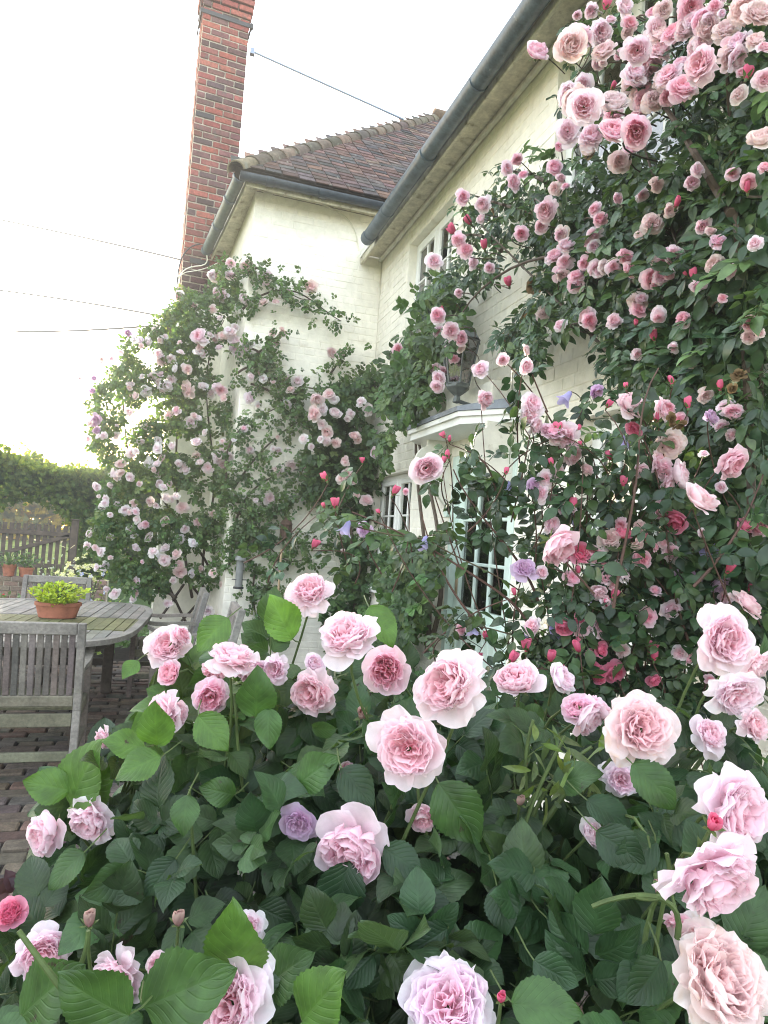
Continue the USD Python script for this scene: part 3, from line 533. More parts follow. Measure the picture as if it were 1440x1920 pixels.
chair('farther teak armchair right of the table, beside the rose wall', .30, 6.30, math.pi/2)
chair('nearer teak armchair right of the table, mostly hidden by rose leaves', .47, 5.12, math.pi/2)
p = at(107, 1158, 4.95); p[2] = .733
pot = thing('terracotta_trough', 'long terracotta pot of lime green leaves standing on the table', 'plant pot', loc=p)
def oval(rx, ry, z): a = np.arange(28)*math.tau/28; return np.stack([np.cos(a)*rx, np.sin(a)*ry, np.full(28, z)], 1)
R_ = [oval(.125, .085, 0), oval(.15, .10, .085), oval(.158, .106, .086), oval(.158, .106, .11), oval(.145, .093, .11), oval(.14, .09, .085)]
V = np.vstack(R_+[[[0, 0, 0], [0, 0, .085]]]); q = [[r*28+k, r*28+(k+1) % 28, (r+1)*28+(k+1) % 28, (r+1)*28+k] for r in range(5) for k in range(28)]
Fq = np.vstack([np.array(q)[:, [0, 1, 2]], np.array(q)[:, [0, 2, 3]], [[k+1 if k < 27 else 0, k, 168] for k in range(28)], [[140+k, 140+(k+1) % 28, 169] for k in range(28)]])
emit('pot', (V, Fq), MAT['terracotta'], pot, smooth=35)
POT_AT = p
# ------------------------------------------------------------------ gate, low wall, pots
gt = thing('picket_gate', 'dark wooden picket gate with a diagonal brace under the hedge arch', 'gate')
gy = 17.4; x = -4.15; GW = (.12, .10, .085)
for i in range(16):
    m = box(x, x+.085, gy-.012, gy+.012, .05, 1.27+.0*i, .004); V = np.array(m[0]); top = V[:, 2] > 1.2; V[top, 2] += .05-np.abs(V[top, 0]-x-.042)*1.2; emit('picket', (V, m[1]), MAT['gatewood'], gt); x += .14
for z in (.28, 1.02): emit('rail', box(-4.15, -2.05, gy-.05, gy-.014, z, z+.10, .006), MAT['gatewood'], gt)
m = box(-1.15, 1.15, gy-.05, gy-.014, -.045, .045, .006); V = np.array(m[0]); V = V-[0, gy, 0]; V = V@roty(-.34).T+[-3.1, gy, .68]; emit('brace', (V, m[1]), MAT['gatewood'], gt)
for xx in (-4.35, -1.95): 
    g_ = thing('gate_post', 'thick dark square post at the '+('left, hinge' if xx < -3 else 'right, latch')+' end of the picket gate', 'post'); emit('post', box(xx-.075, xx+.075, gy-.075, gy+.075, 0, 1.42, .012), MAT['gatewood'], g_); emit('cap', box(xx-.09, xx+.09, gy-.09, gy+.09, 1.421, 1.45, .008), MAT['gatewood'], g_)
lw = thing('low_brick_wall', 'low old brick retaining wall carrying flower pots before the gate', 'wall'); rest = []; nb = 0
core = emit('wall_core', box(-5.3, -.85, 13.02, 13.26, 0, .39), MAT['mortar'], lw)
for k in range(5):
    x = -5.3-(.11 if k % 2 else 0)
    while x < -.9:
        m = box(max(x, -5.3)+.004, min(x+.215, -.86)-.004, 13.0+rng.uniform(-.012, .008), 13.27, .004+k*.08, .076+k*.08, .006)+(tvar((.15, .11, .085), .2),); x += .225
        emit('brick', m, MAT['brick'], core)
def flowerpot(x, y, z, r, h, label):
    t = thing('flower_pot', label, 'plant pot', None, (x, y, z)); emit('pot', revolve([(0, 0), (r*.72, 0), (r*.95, h*.8), (r*1.06, h*.8), (r*1.06, h), (r*.92, h), (r*.88, h*.85), (0, h*.85)], 22), MAT['terracotta'], t, smooth=35); return t
FP = [(flowerpot(*on(14, 1098, 1, 13.1)[:2], .402, .11, .2, 'small terracotta pot on the low wall at the left edge of the picture'), on(14, 1098, 1, 13.1)), (flowerpot(*on(47, 1096, 1, 13.1)[:2], .402, .12, .16, 'wide terracotta pot on the low wall in front of the gate'), on(47, 1096, 1, 13.1))]
# ------------------------------------------------------------------ leaves
def leaf_mesh(L, W, rows, cols, fold=.25, droop=.3, wave=.05, serr=.0, shape=.9, seed=0, tip=1.0):
    """ovate leaf, base at origin, along +y, upper face +z; returns V,F,uv"""
    r = np.random.default_rng(seed); v = np.linspace(0, 1, rows+1); u = np.linspace(-1, 1, cols+1); U, Vv = np.meshgrid(u, v)
    prof = (np.sin(np.pi*np.clip(v, 0, 1)**shape))**.75*(1-.25*v**3*tip)
    prof[0] = .04; prof[-1] = 0.0
    w = prof[:, None]*np.ones_like(U)
    saw = np.where(np.arange(rows+1) % 2 == 0, 1+serr, 1-serr)[:, None]; w = np.where(np.abs(U) > .99, w*saw, w)
    X = U*w*W/2; a = droop*Vv**1.3; ph = r.uniform(0, 6.28, 3); Y = L*(np.sin(a)/np.maximum(droop, 1e-3) if abs(droop) > 1e-3 else Vv); Y = L*(Vv-.18*droop*Vv**2*.5)
    Zz = -L*droop*.5*Vv**2+fold*np.abs(X)+wave*L*np.abs(U)*np.sin(Vv*7+ph[0]+U)*.6-np.abs(X)**2/W*fold*.9
    V = np.stack([X, Y, Zz], -1).reshape(-1, 3); i, j = np.meshgrid(np.arange(rows), np.arange(cols), indexing='ij'); a_ = (i*(cols+1)+j).ravel(); c = cols+1
    Fq = np.stack([a_, a_+1, a_+c+1, a_+c], 1); uv = np.stack([(U+1)/2, Vv], -1).reshape(-1, 2)
    return V, np.vstack([Fq[:, [0, 1, 2]], Fq[:, [0, 2, 3]]]), uv
def compound(L, W, n, rows, cols, seed, **kw):
    """pinnate rose leaf: list of leaflet (V,F,uv) placed on a rachis + rachis points"""
    r = np.random.default_rng(seed); out = []; Rl = L*(1.15 if n == 5 else .7 if n == 3 else 1.9)
    pos = {3: [(.62, 1), (.62, -1), (1, 0)], 5: [(.38, 1), (.40, -1), (.74, 1), (.72, -1), (1, 0)], 7: [(.3, 1), (.31, -1), (.55, 1), (.54, -1), (.8, 1), (.79, -1), (1, 0)]}[n]
    for f, s in pos:
        k = 1.05 if s == 0 else r.uniform(.72, .95); m = leaf_mesh(L*k, W*k, rows, cols, seed=int(r.integers(1e6)), fold=kw.get('fold', .25)*r.uniform(.5, 1.5), droop=kw.get('droop', .35)*r.uniform(.2, 1.8), wave=kw.get('wave', .05), serr=kw.get('serr', 0), shape=kw.get('shape', .9))
        a = s*-r.uniform(.75, 1.15)+r.normal(0, .12); R = rotz(a)@roty(r.normal(0, .25))@rotx(r.normal(-.05, .18)); V = m[0]@R.T+np.array([s*.004, Rl*f, -.18*Rl*f*f]); out.append((V, m[1], m[2]))
    return out, np.array([[0, 0, 0], [0, Rl*.5, -.045*Rl], [0, Rl, -.18*Rl]])
def frames(y, n):
    y = nrm(y); n = np.asarray(n, float); x = nrm(np.cross(y, n)); z = np.cross(x, y); return np.stack([x, y, z], -1)
def scatter(protos, P, R, S, tint, tjit=.15):
    """copies of protos (V,F,uv) joined: P (n,3), R (n,3,3), S (n,), tint (n,3)"""
    which = rng.integers(len(protos), size=len(P)); parts = []
    for k, (V, Fc, uv) in enumerate(protos):
        i = np.nonzero(which == k)[0]
        if not len(i): continue
        W_ = np.einsum('nij,vj->nvi', R[i]*S[i, None, None], V)+P[i, None]; n = len(V)
        parts.append((W_.reshape(-1, 3), (Fc[None]+(np.arange(len(i))*n)[:, None, None]).reshape(-1, 3), np.repeat(tint[i], n, 0)))
    return join(parts)
def rand_dirs(n): return nrm(rng.normal(size=(n, 3)))
def tints(n, cols, s=.16, mot=.5):
    c = np.array(cols)[rng.integers(len(cols), size=n)]; return np.clip(c*np.exp(rng.normal(0, s, (n, 1)))*(1+rng.normal(0, .05, (n, 3))), .004, .9)
def flat(comp):  # compound proto -> one (V,F,uv)
    ls, ra = comp; t = tube(ra, .0012, 3, False); q = join([(V, Fc, np.zeros((len(V), 3)), uv) for V, Fc, uv in ls]+[(t[0], t[1], np.zeros((len(t[0]), 3)), np.full((len(t[0]), 2), .5))]); return q[0], q[1], q[3]
# ------------------------------------------------------------------ roses
PALE, MID, DEEP = np.array([.96, .865, .91]), np.array([.86, .50, .61]), np.array([.80, .24, .37])
def petal(phi, r0, z0, L, a0, a1, W, ruff, cup, nu, nv, r, twist=0., offs=0.):
    v = np.linspace(0, 1, nv+1); u = np.linspace(-1, 1, nu+1)
    al = np.radians(a0+(a1-a0)*v**.85); ds = L/nv; rho = r0+np.r_[0, np.cumsum(np.sin((al[1:]+al[:-1])/2))*ds]; z = z0+np.r_[0, np.cumsum(np.cos((al[1:]+al[:-1])/2))*ds]
    U, Vv = np.meshgrid(u, v); w = W*np.clip(.30+1.15*v**.75*(1.0-.28*v**4), .2, 1.15); Ve = np.clip(Vv*(1-.20*np.abs(U)**2.6*Vv)-.05*np.exp(-(U/.22)**2)*Vv**6*r.uniform(0, 1.4), 0, 1)
    Rh = np.interp(Ve.ravel(), v, rho).reshape(U.shape); Zh = np.interp(Ve.ravel(), v, z).reshape(U.shape); Al = np.interp(Ve.ravel(), v, al).reshape(U.shape)
    s = U*w[:, None]/2; Rc = np.maximum(np.maximum(Rh, .28)*cup, .10); th = np.clip(s/Rc, -2.2, 2.2)
    lat = Rc*np.sin(th); inw = Rc*(1-np.cos(th))
    ph = r.uniform(0, 6.28, 3); d = ruff*L*(Vv**2.2)*(np.sin(U*r.uniform(3, 5.5)+ph[0])*.6+np.sin(U*r.uniform(6, 9)+ph[1])*.35*np.abs(U)+.25*np.sin(Vv*7+ph[2]))+offs*U*.05
    n_r, n_z = np.cos(Al), -np.sin(Al); Rr = Rh-inw*np.cos(Al*.6)+d*n_r; Zz = Zh+inw*np.sin(Al)*.55+d*n_z
    X = np.stack([Rr, lat, Zz], -1)
    if twist: c = np.array([r0, 0, 0]); X = (X-c)@rotz(twist).T+c
    V = X.reshape(-1, 3)@rotz(phi).T; i, j = np.meshgrid(np.arange(nv), np.arange(nu), indexing='ij'); a_ = (i*(nu+1)+j).ravel(); c = nu+1; Fq = np.stack([a_, a_+1, a_+c+1, a_+c], 1)
    return V, np.vstack([Fq[:, [0, 1, 2]], Fq[:, [0, 2, 3]]]), Vv.ravel(), np.abs(U).ravel()
def bloom(seed, kind='full', lod=1):
    """unit rose (radius about 1, facing +z): (outer petals list, heart) each (V,F,t) with t in 0..1 = depth of pink"""
    r = np.random.default_rng(seed); outer, heart = [], []; nu, nv = ((8, 6), (4, 3), (3, 2))[2-lod if lod < 2 else 0] if lod != 2 else (8, 6)
    if lod == 1: nu, nv = 5, 4
    if lod == 0: nu, nv = 3, 3
    big = 1 if lod else 0
    spec = {'full': [(8, .16, -.08, 1.02, 94, 72, .86, .16, 1.4), (8, .14, 0, .99, 84, 42, .84, .14, 1.15), (8, .12, .05, .93, 76, 26, .76, .13, 1.0), (9, .10, .08, .84, 70, 12, .66, .13, .95), (9, .08, .12, .72, 66, 6, .55, .13, .8)],
            'cup': [(6, .16, -.02, 1.02, 85, 48, 1.1, .08, 1.2), (6, .14, 0, 1.0, 78, 12, 1.1, .06, 1.0), (6, .12, .03, .92, 72, -8, 1.0, .06, .95), (7, .1, .06, .84, 66, -6, .7, .10, .9), (7, .08, .1, .72, 62, 0, .55, .12, .8)],
            'flat': [(8, .16, -.05, 1.05, 92, 100, .95, .14, 2.2), (8, .14, 0, 1.0, 86, 72, .92, .13, 1.6), (8, .12, .04, .88, 78, 45, .8, .12, 1.3), (9, .1, .06, .74, 70, 24, .6, .14, 1.0), (9, .08, .1, .58, 66, 10, .5, .14, .8)],
            'loose': [(5, .16, -.05, 1.05, 92, 108, 1.1, .16, 2.5), (6, .14, 0, 1.0, 84, 66, 1.0, .15, 1.5), (6, .12, .03, .85, 74, 25, .9, .14, 1.1), (7, .1, .05, .72, 66, 12, .62, .15, .9), (7, .08, .1, .6, 64, 5, .5, .15, .8)]}[kind]
    for li, (n, r0, z0, L, a0, a1, W, ruff, cup) in enumerate(spec):
        if not big: n = max(n-2, 4)
        p0 = r.uniform(0, 6.28)
        for k in range(n):
            q = petal(p0+k*2*np.pi/n+r.normal(0, .14), r0, z0, L*(r.uniform(.72, 1.14) if li < 2 else r.uniform(.86, 1.08)), a0+r.normal(0, 5), a1+r.normal(0, 20 if li < 2 else 12), W*r.uniform(.8, 1.2), ruff*r.uniform(.6, 1.6), cup, nu, nv, r, offs=1.0)
            t = np.clip(.05+.11*li+(1-q[2])*.38-.12*q[3]*q[2]+r.normal(0, .05), 0, 1); (outer if li < 2 else heart).append((q[0], q[1], t))
    nh = (44 if lod == 2 else 22 if lod == 1 else 8); hu, hv = (4, 3) if lod else (2, 2)
    zt = .62 if kind == 'cup' else .34 if kind == 'flat' else .46
    for k in range(nh):   # quartered rosette of small folded petals
        a = k*2.39996+r.normal(0, .2); rad = .66*math.sqrt((k+.5)/nh); q = petal(0, .0, 0, r.uniform(.32, .50), 40*rad, r.uniform(-5, 40), r.uniform(.34, .60), .20, r.uniform(.35, .9), hu, hv, r)
        V = q[0]@rotz(a+r.uniform(-1.3, 1.3)).T@np.eye(3)+np.array([math.cos(a)*rad, math.sin(a)*rad, zt-.26+.06*math.cos(k*1.3)-.10*rad+r.normal(0, .03)])
        t = np.clip(.95-.55*rad-.40*q[2]+r.normal(0, .07), 0, 1); heart.append((V, q[1], t))
    R95 = np.percentile(np.hypot(*np.vstack([q[0] for q in outer]).T[:2]), 93); outer, heart = ([(q[0]/R95, q[1], q[2]) for q in L_] for L_ in (outer, heart))
    return outer, heart
def colour(t, pal):
    t = np.asarray(t)[:, None]; a, b, c = pal; return np.where(t < .5, a+(b-a)*t*2, b+(c-b)*(t*2-1))
PALS = {'p': (PALE, np.array([.965, .72, .78]), np.array([.965, .46, .55])), 'm': (np.array([.955, .79, .855]), np.array([.95, .60, .69]), np.array([.93, .35, .47])), 'd': (np.array([.88, .42, .56]), np.array([.83, .24, .39]), np.array([.74, .09, .21])),
        'w': (np.array([.92, .84, .83]), np.array([.91, .76, .76]), np.array([.89, .64, .65])), 'l': (np.array([.70, .57, .76]), np.array([.74, .53, .70]), np.array([.70, .42, .58])), 'f': (np.array([.93, .80, .82]), np.array([.91, .70, .74]), np.array([.85, .53, .58])),
        'c': (np.array([.94, .91, .91]), np.array([.94, .85, .87]), np.array([.92, .72, .77]))}
def face_frame(f, roll=None):
    f = nrm(f); a = nrm(np.cross(f, rand_dirs(1)[0])); b = np.cross(f, a); return np.stack([a, b, f], -1)
CAMV = lambda fx, fy, fz: RT*fx+UP*fy-FW*fz
GREEN = np.array([.10, .15, .05])
def bud_mesh(seed, opening=.4, n=12):
    """rosebud along +z, unit length: spiral of closed petals + sepals"""
    r = np.random.default_rng(seed); parts = []
    for k in range(7):
        q = petal(k*2.39996, .05, .05, .95-.03*k, 55-6*k, -24+opening*40*(k < 3)+r.normal(0, 4), .85-.05*k, .05, .62, 5, 5, r); parts.append((q[0], q[1], np.clip(.5+.4*(1-q[2])+.03*k, 0, 1)))
    sep = []
    for k in range(5):
        V, Fc, uv = leaf_mesh(.62, .20, 4, 2, fold=.2, droop=.3, seed=seed+k); R = rotz(k*1.2566)@rotx(r.uniform(.5, 1.0)); sep.append((V@R.T+[0, 0, .02], Fc, GREEN))
    h = revolve([(0, -.20), (.07, -.16), (.10, -.05), (.09, .05), (0, .08)], 8); sep.append((h[0], h[1], GREEN)); return parts, sep
SEP = []
for s in range(3):
    q = []; r_ = np.random.default_rng(900+s)
    for k in range(5): V, Fc, uv = leaf_mesh(.62, .2, 4, 2, fold=.2, droop=-.2, seed=s*9+k); q.append((V@(rotz(k*1.2566+.3)@rotx(-.45+r_.normal(0, .2))).T+[0, 0, -.07], Fc, GREEN))
    h = revolve([(0, -.34), (.06, -.32), (.11, -.18), (.10, -.06), (0, -.02)], 8); q.append((h[0], h[1], GREEN)); SEP.append(join(q))
_cache = {}
def get_bloom(seed, kind, lod):
    k = (seed, kind, lod)
    if k not in _cache: _cache[k] = bloom(seed, kind, lod)
    return _cache[k]
_bud = [bud_mesh(50+i, o) for i, o in enumerate((.0, .12, .25, .4))]
def place_bloom(parent, P, f, radius, kind='full', pal='p', lod=1, split=False, calyx=True, seed=None, name='bloom', squash=1.0):
    R = face_frame(f); seed = int(rng.integers(18 if lod == 2 else 9)) if seed is None else seed; o, h = get_bloom(seed, kind, lod); S = R*radius; S = S*np.array([rng.uniform(.86, 1.06), rng.uniform(.9, 1.1), squash*rng.uniform(.85, 1.15)]); jit = np.exp(rng.normal(0, .04))*(1+rng.normal(0, .008, 3)); C = P-R[:, 2]*radius*.35
    brown = .55 if pal in 'fw' else .10
    mk = lambda parts: join([(V@S.T+C, Fc, np.clip(colour(t, PALS[pal])*jit*(1-brown*np.array([.25, .4, .62])*((meshkit.noise(V*7+seed, 3) > .66)*np.clip(.22-t, 0, .22)/.22)[:, None]), 0, .93)) for V, Fc, t in parts]); mat = MAT['petal'] if lod == 2 else MAT['petal_far']
    if split:
        b = emit(name, mk(h), mat, parent, smooth=True)
        for q in o: emit('petal', mk([q]), mat, b, smooth=True)
    else: b = emit(name, mk(o+h), mat, parent, smooth=True)
    if calyx: s = SEP[int(rng.integers(3))]; emit('calyx', (s[0]@S.T+C, s[1], s[2]), MAT['sepal'], b)
    return C-R[:, 2]*radius*.3
def place_bud(parent, P, f, length, pal='d', which=None):
    R = face_frame(f)*length; q, s = _bud[int(rng.integers(4)) if which is None else which]; C = P-R[:, 2]*.5
    b = emit('bud', join([(V@R.T+C, Fc, colour(t, PALS[pal])) for V, Fc, t in q]), MAT['petal_far'], parent, smooth=True); s = join(s); emit('calyx', (s[0]@R.T+C, s[1], s[2]), MAT['sepal'], b); return C-R[:, 2]*.2
# ------------------------------------------------------------------ hedge and garden plants behind the table
def hedge_leaves(n, x0, x1, y0, y1, z1f, hole=None, size=.10):
    P = np.stack([rng.uniform(x0, x1, n), rng.uniform(y0, y1, n), rng.uniform(0, 1, n)], 1); zt = z1f(P[:, 0], P[:, 1])
    P[:, 2] = np.where(rng.random(n) < .3, 1-.22*rng.random(n)**2, P[:, 2])*zt; keep = np.ones(n, bool)
    if hole is not None: keep = ~hole(P)
    return P[keep]
HL = [leaf_mesh(.1, .075, 3, 2, fold=.3, droop=.4, seed=i, wave=.1) for i in range(4)]
hz = lambda x, y: 2.25+.95*meshkit.fbm(np.stack([x*1.3, y*1.3, 0*x], -1), 4, 3)+.12*np.sin(x*1.1)
def arch(P): return (np.abs(P[:, 0]+3.1) < 1.0) & (P[:, 2] < 1.78-.55*((P[:, 0]+3.1)/1.0)**2+.25*meshkit.noise(P*4, 5)-.1)
P = hedge_leaves(46000, -9, 5, 17.75, 19.0, hz, arch); n = len(P)
hd = thing('garden_hedge', 'tall leafy backlit hedge with an arch grown over the gate', 'hedge')
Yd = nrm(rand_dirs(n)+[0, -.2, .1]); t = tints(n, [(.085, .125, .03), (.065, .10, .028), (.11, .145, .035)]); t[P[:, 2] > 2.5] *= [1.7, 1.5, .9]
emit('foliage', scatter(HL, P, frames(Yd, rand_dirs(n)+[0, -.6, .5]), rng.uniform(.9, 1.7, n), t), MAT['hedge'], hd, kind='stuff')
st = []
for x in np.arange(-11.5, 5, .9):
    if abs(x+3.1) < .9: continue
    st.append(tube(spline([(x, 18.4, 0), (x+rng.normal(0, .1), 18.4, 1.2), (x+rng.normal(0, .25), 18.4, 2.6)], 6), [.05, .045, .04, .03, .02, .01], 5))
st.append(tube(spline([(-4.15, 18.4, 1.0), (-3.7, 18.4, 1.85), (-3.1, 18.4, 2.0), (-2.5, 18.4, 1.8), (-2.0, 18.4, .9)], 14), .03, 5)); emit('stem', join(st), MAT['cane'], hd, tint=(.06, .05, .035))
n = 3600; P = np.stack([rng.uniform(-9, 5, n), rng.uniform(17.8, 18.9, n), np.zeros(n)], 1); sp = meshkit.noise(np.stack([P[:, 0]*5, P[:, 1]*5, 0*P[:, 0]], -1), 8); P[:, 2] = hz(P[:, 0], P[:, 1])-.05+.55*rng.random(n)*sp**2
emit('foliage', scatter(HL, P, frames(nrm(rand_dirs(n)+[0, 0, .6]), rand_dirs(n)), rng.uniform(.6, 1.2, n), tints(n, [(.16, .21, .035), (.20, .24, .04)])), MAT['hedge'], hd, kind='stuff')
P = hedge_leaves(16000, -20, 3, 44, 48, lambda x, y: 3.6+1.2*meshkit.fbm(np.stack([x*.5, y, 0*x], -1), 3, 21)); n = len(P); fh_ = thing('field_hedge', 'sunlit yellow green hedge beyond the field, glimpsed through the arch', 'hedge')
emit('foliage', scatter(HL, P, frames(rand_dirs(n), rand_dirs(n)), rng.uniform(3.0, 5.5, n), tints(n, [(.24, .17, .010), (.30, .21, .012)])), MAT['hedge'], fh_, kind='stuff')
def herb(name, label, cat, base, r, h, n, size, cols, flowers=None, mat='leaf_far', up=.8, group=None, parent=None):
    t = parent or thing(name, label, cat, group); base = np.array(base); a = rng.uniform(0, 6.28, n); q = np.sqrt(rng.random(n)); zz = rng.random(n)
    P = base+np.stack([np.cos(a)*q*r*(.5+.6*zz), np.sin(a)*q*r*(.5+.6*zz), h*zz*(1-.45*q*q)], 1); Y = nrm(np.stack([np.cos(a), np.sin(a), np.full(n, up)], 1)+rng.normal(0, .5, (n, 3)))
    pr = [leaf_mesh(size, size*.6, 3, 2, droop=.5, seed=i) for i in range(3)]
    emit('foliage', scatter(pr, P, frames(Y, rng.normal(0, .5, (n, 3))+[0, -.4, 1]), rng.uniform(.6, 1.3, n), tints(n, cols)), MAT[mat], t, kind='stuff')
    k = 10; st = [tube([base+[0, 0, -.01], base+[.3*dx, .3*dy, h*.5], base+[dx, dy, h*.85]], .004, 4) for dx, dy in rng.normal(0, r*.4, (k, 2))]; emit('stem', join(st), MAT['cane'], t, tint=(.08, .11, .04))
    if flowers:
        m, fs, fc = flowers; fl = []
        for i in range(m):
            d = rng.normal(0, 1, 2)*r*.55; c = base+[d[0], d[1], h*rng.uniform(.75, 1.15)]; R = frames(rand_dirs(1)[0], rand_dirs(1)[0]+[0, -1, 1])
            ps = [(np.array([[0, 0, 0], [-.35*fs, .6*fs, .1*fs], [0, fs, .05*fs], [.35*fs, .6*fs, .1*fs]])@rotz(k*1.2566).T@R.T+c, np.array([[0, 3, 2], [0, 2, 1]]), np.array(fc[rng.integers(len(fc))])*rng.uniform(.85, 1.1)) for k in range(5)]
            emit('flower', join(ps), MAT['petal_far'], t)
    return t
g3 = [(.06, .11, .03), (.05, .09, .03), (.09, .14, .04)]
herb('', '', '', [0, 0, .09], .185, .16, 760, .034, [(.34, .42, .03), (.27, .37, .03), (.40, .47, .05)], parent=pot)
for (t, c), sc in zip(FP, (.22, .2)): herb('', '', '', [0, 0, .15], .2, .3, 90, .07, g3, parent=t)
b = lambda u, v, y: np.array([*on(u, v, 1, y)[:2], 0.0])
herb('yellow_columbine', 'lime yellow columbine with pale bells between the far chair and the climbing rose', 'plant', b(165, 1100, 8.0), .36, 1.0, 380, .05, [(.24, .32, .06), (.15, .23, .05), (.32, .38, .09)], (44, .036, [(.80, .82, .35), (.85, .85, .55)]))
herb('blue_viola', 'pale blue violas flowering beside the terracotta trough behind the table', 'plant', b(150, 1110, 7.6), .25, .80, 120, .05, [(.09, .14, .05)], (9, .028, [(.45, .5, .8), (.8, .82, .85)]))
herb('silver_shrub', 'silvery grey leaved plant behind the far chair', 'plant', b(108, 1090, 9.6), .34, 1.0, 300, .05, [(.26, .30, .28), (.34, .37, .36)])
herb('leafy_border_plant', 'low bright green leafy plant at the foot of the climbing rose', 'plant', b(205, 1130, 8.4), .5, .55, 380, .08, [(.08, .16, .04), (.06, .13, .035)])
herb('red_flowered_plant', 'green plant with small red flowers on the lawn edge before the low wall', 'plant', b(20, 1130, 11.0), .5, .32, 260, .07, g3, (6, .03, [(.6, .05, .06)]))
# ------------------------------------------------------------------ where the blooms were seen: (x, y, across, colour); several tables, each with its own scale
def table(s, ox, oy, k):
    out = []
    for e in s.split():
        a = e.split(','); out.append((ox+float(a[0])/k, oy+float(a[1])/k, float(a[2])/k, a[3] if len(a) > 3 else 'p'))
    return out
UPPER = table('700,170,110,w 740,140,90 775,40,50 835,15,40,d 850,70,40 925,85,60,m 905,20,70 1010,40,50,m 1030,110,90 1035,185,80 945,190,100 890,205,50,m 820,185,90,w 805,235,50,f 1155,25,90,m 1150,75,70 1215,100,90,w 1280,110,90,w 1130,110,80,w 1240,20,50,m 1330,10,50,m 1410,40,110,w 1430,170,60 1365,272,55,d 1180,240,120 1175,175,80 1125,320,110,m 1060,270,100 990,250,90 930,300,90,w 1065,365,60,m 960,355,90,w 1010,380,90,w 745,315,80 750,395,130 860,425,80,d 860,490,110,m 945,495,115,m 690,490,90 655,550,40,m 860,320,30,d 945,345,35,d 770,540,60,w 885,605,85,w 465,630,50 520,650,40,m 640,630,55,m 490,680,60 640,705,50,w 680,695,30,m 300,735,60,d 370,765,60 315,825,40,d 365,820,40 255,860,45,d 275,900,60,m 310,935,60,m 375,915,40,d 335,985,45 190,975,70 395,1005,40 515,875,60,m 605,790,80 590,850,50 810,820,55,m 785,880,60 790,925,50 665,875,50,w 1010,835,80,w 640,955,65 680,980,60 750,990,60,m 720,1030,65,m 800,1010,60 865,1000,70 910,960,70,m 830,1000,50 1045,985,80 1085,950,70 1010,1045,80,m 1065,1030,40,m 1130,1025,20,d 465,1055,40,d 280,1100,35 200,1180,60,m 210,1245,45,m 255,1240,60 285,1260,50,m 215,1165,35,d 595,1180,50,w 755,1185,70 955,1130,70,w 1270,1115,40,m 1030,1180,60 1010,1255,45,d 1415,520,90,w 945,1210,25,d 1390,910,60', 720, 0, 2)
UPPER += table('1210,95,85 1225,175,55 1335,215,80,m 1285,180,80 1280,265,70 1300,325,50,m 1215,430,75 1205,480,75 1240,390,55 1180,370,30,d 1000,272,60,m 1420,380,60', 400, 560, 2.88)
CORNER = table('555,540,60,w 540,620,70,w 590,600,60,c 625,515,50,w 650,545,50,c 655,620,60,c 585,680,50,c 615,720,55,w 660,780,50,w 610,770,45,c 575,755,35,c 485,755,45,c 530,800,40,c 760,740,50,w 780,760,45,w 745,620,50,c 795,555,45,c 840,600,60,c 725,650,30,c 710,875,50,w 870,830,50,p 725,945,55,w 690,970,50,w 755,975,45,w 830,1085,55,w 775,1060,40,w 700,1360,20,c', 400, 560, 2.88)
LEFT = table('355,925,55,c 420,905,65,c 495,930,50,c 305,1080,60,c 325,810,35,c 350,820,40,c 200,820,40,p 165,700,35,p 195,535,60,c 400,570,45,c 455,445,55,c 395,440,50,w 270,430,40,c 205,420,40,c 245,390,40,w 130,255,95,p 170,275,70,c 90,185,50,w 45,210,45,c 30,260,40,c 40,495,60,p 245,575,40,c 265,615,25,c 60,775,50,c 50,830,40,c 30,865,60,c 85,855,45,c 50,890,50,c 100,1000,55,w 320,185,40,w 375,185,45,w 340,235,40,w 640,290,50,w 690,290,40,w 345,745,25,w 230,1090,30,c 145,1455,40,c 365,1440,40,c 65,1545,60,w', 400, 560, 2.88)
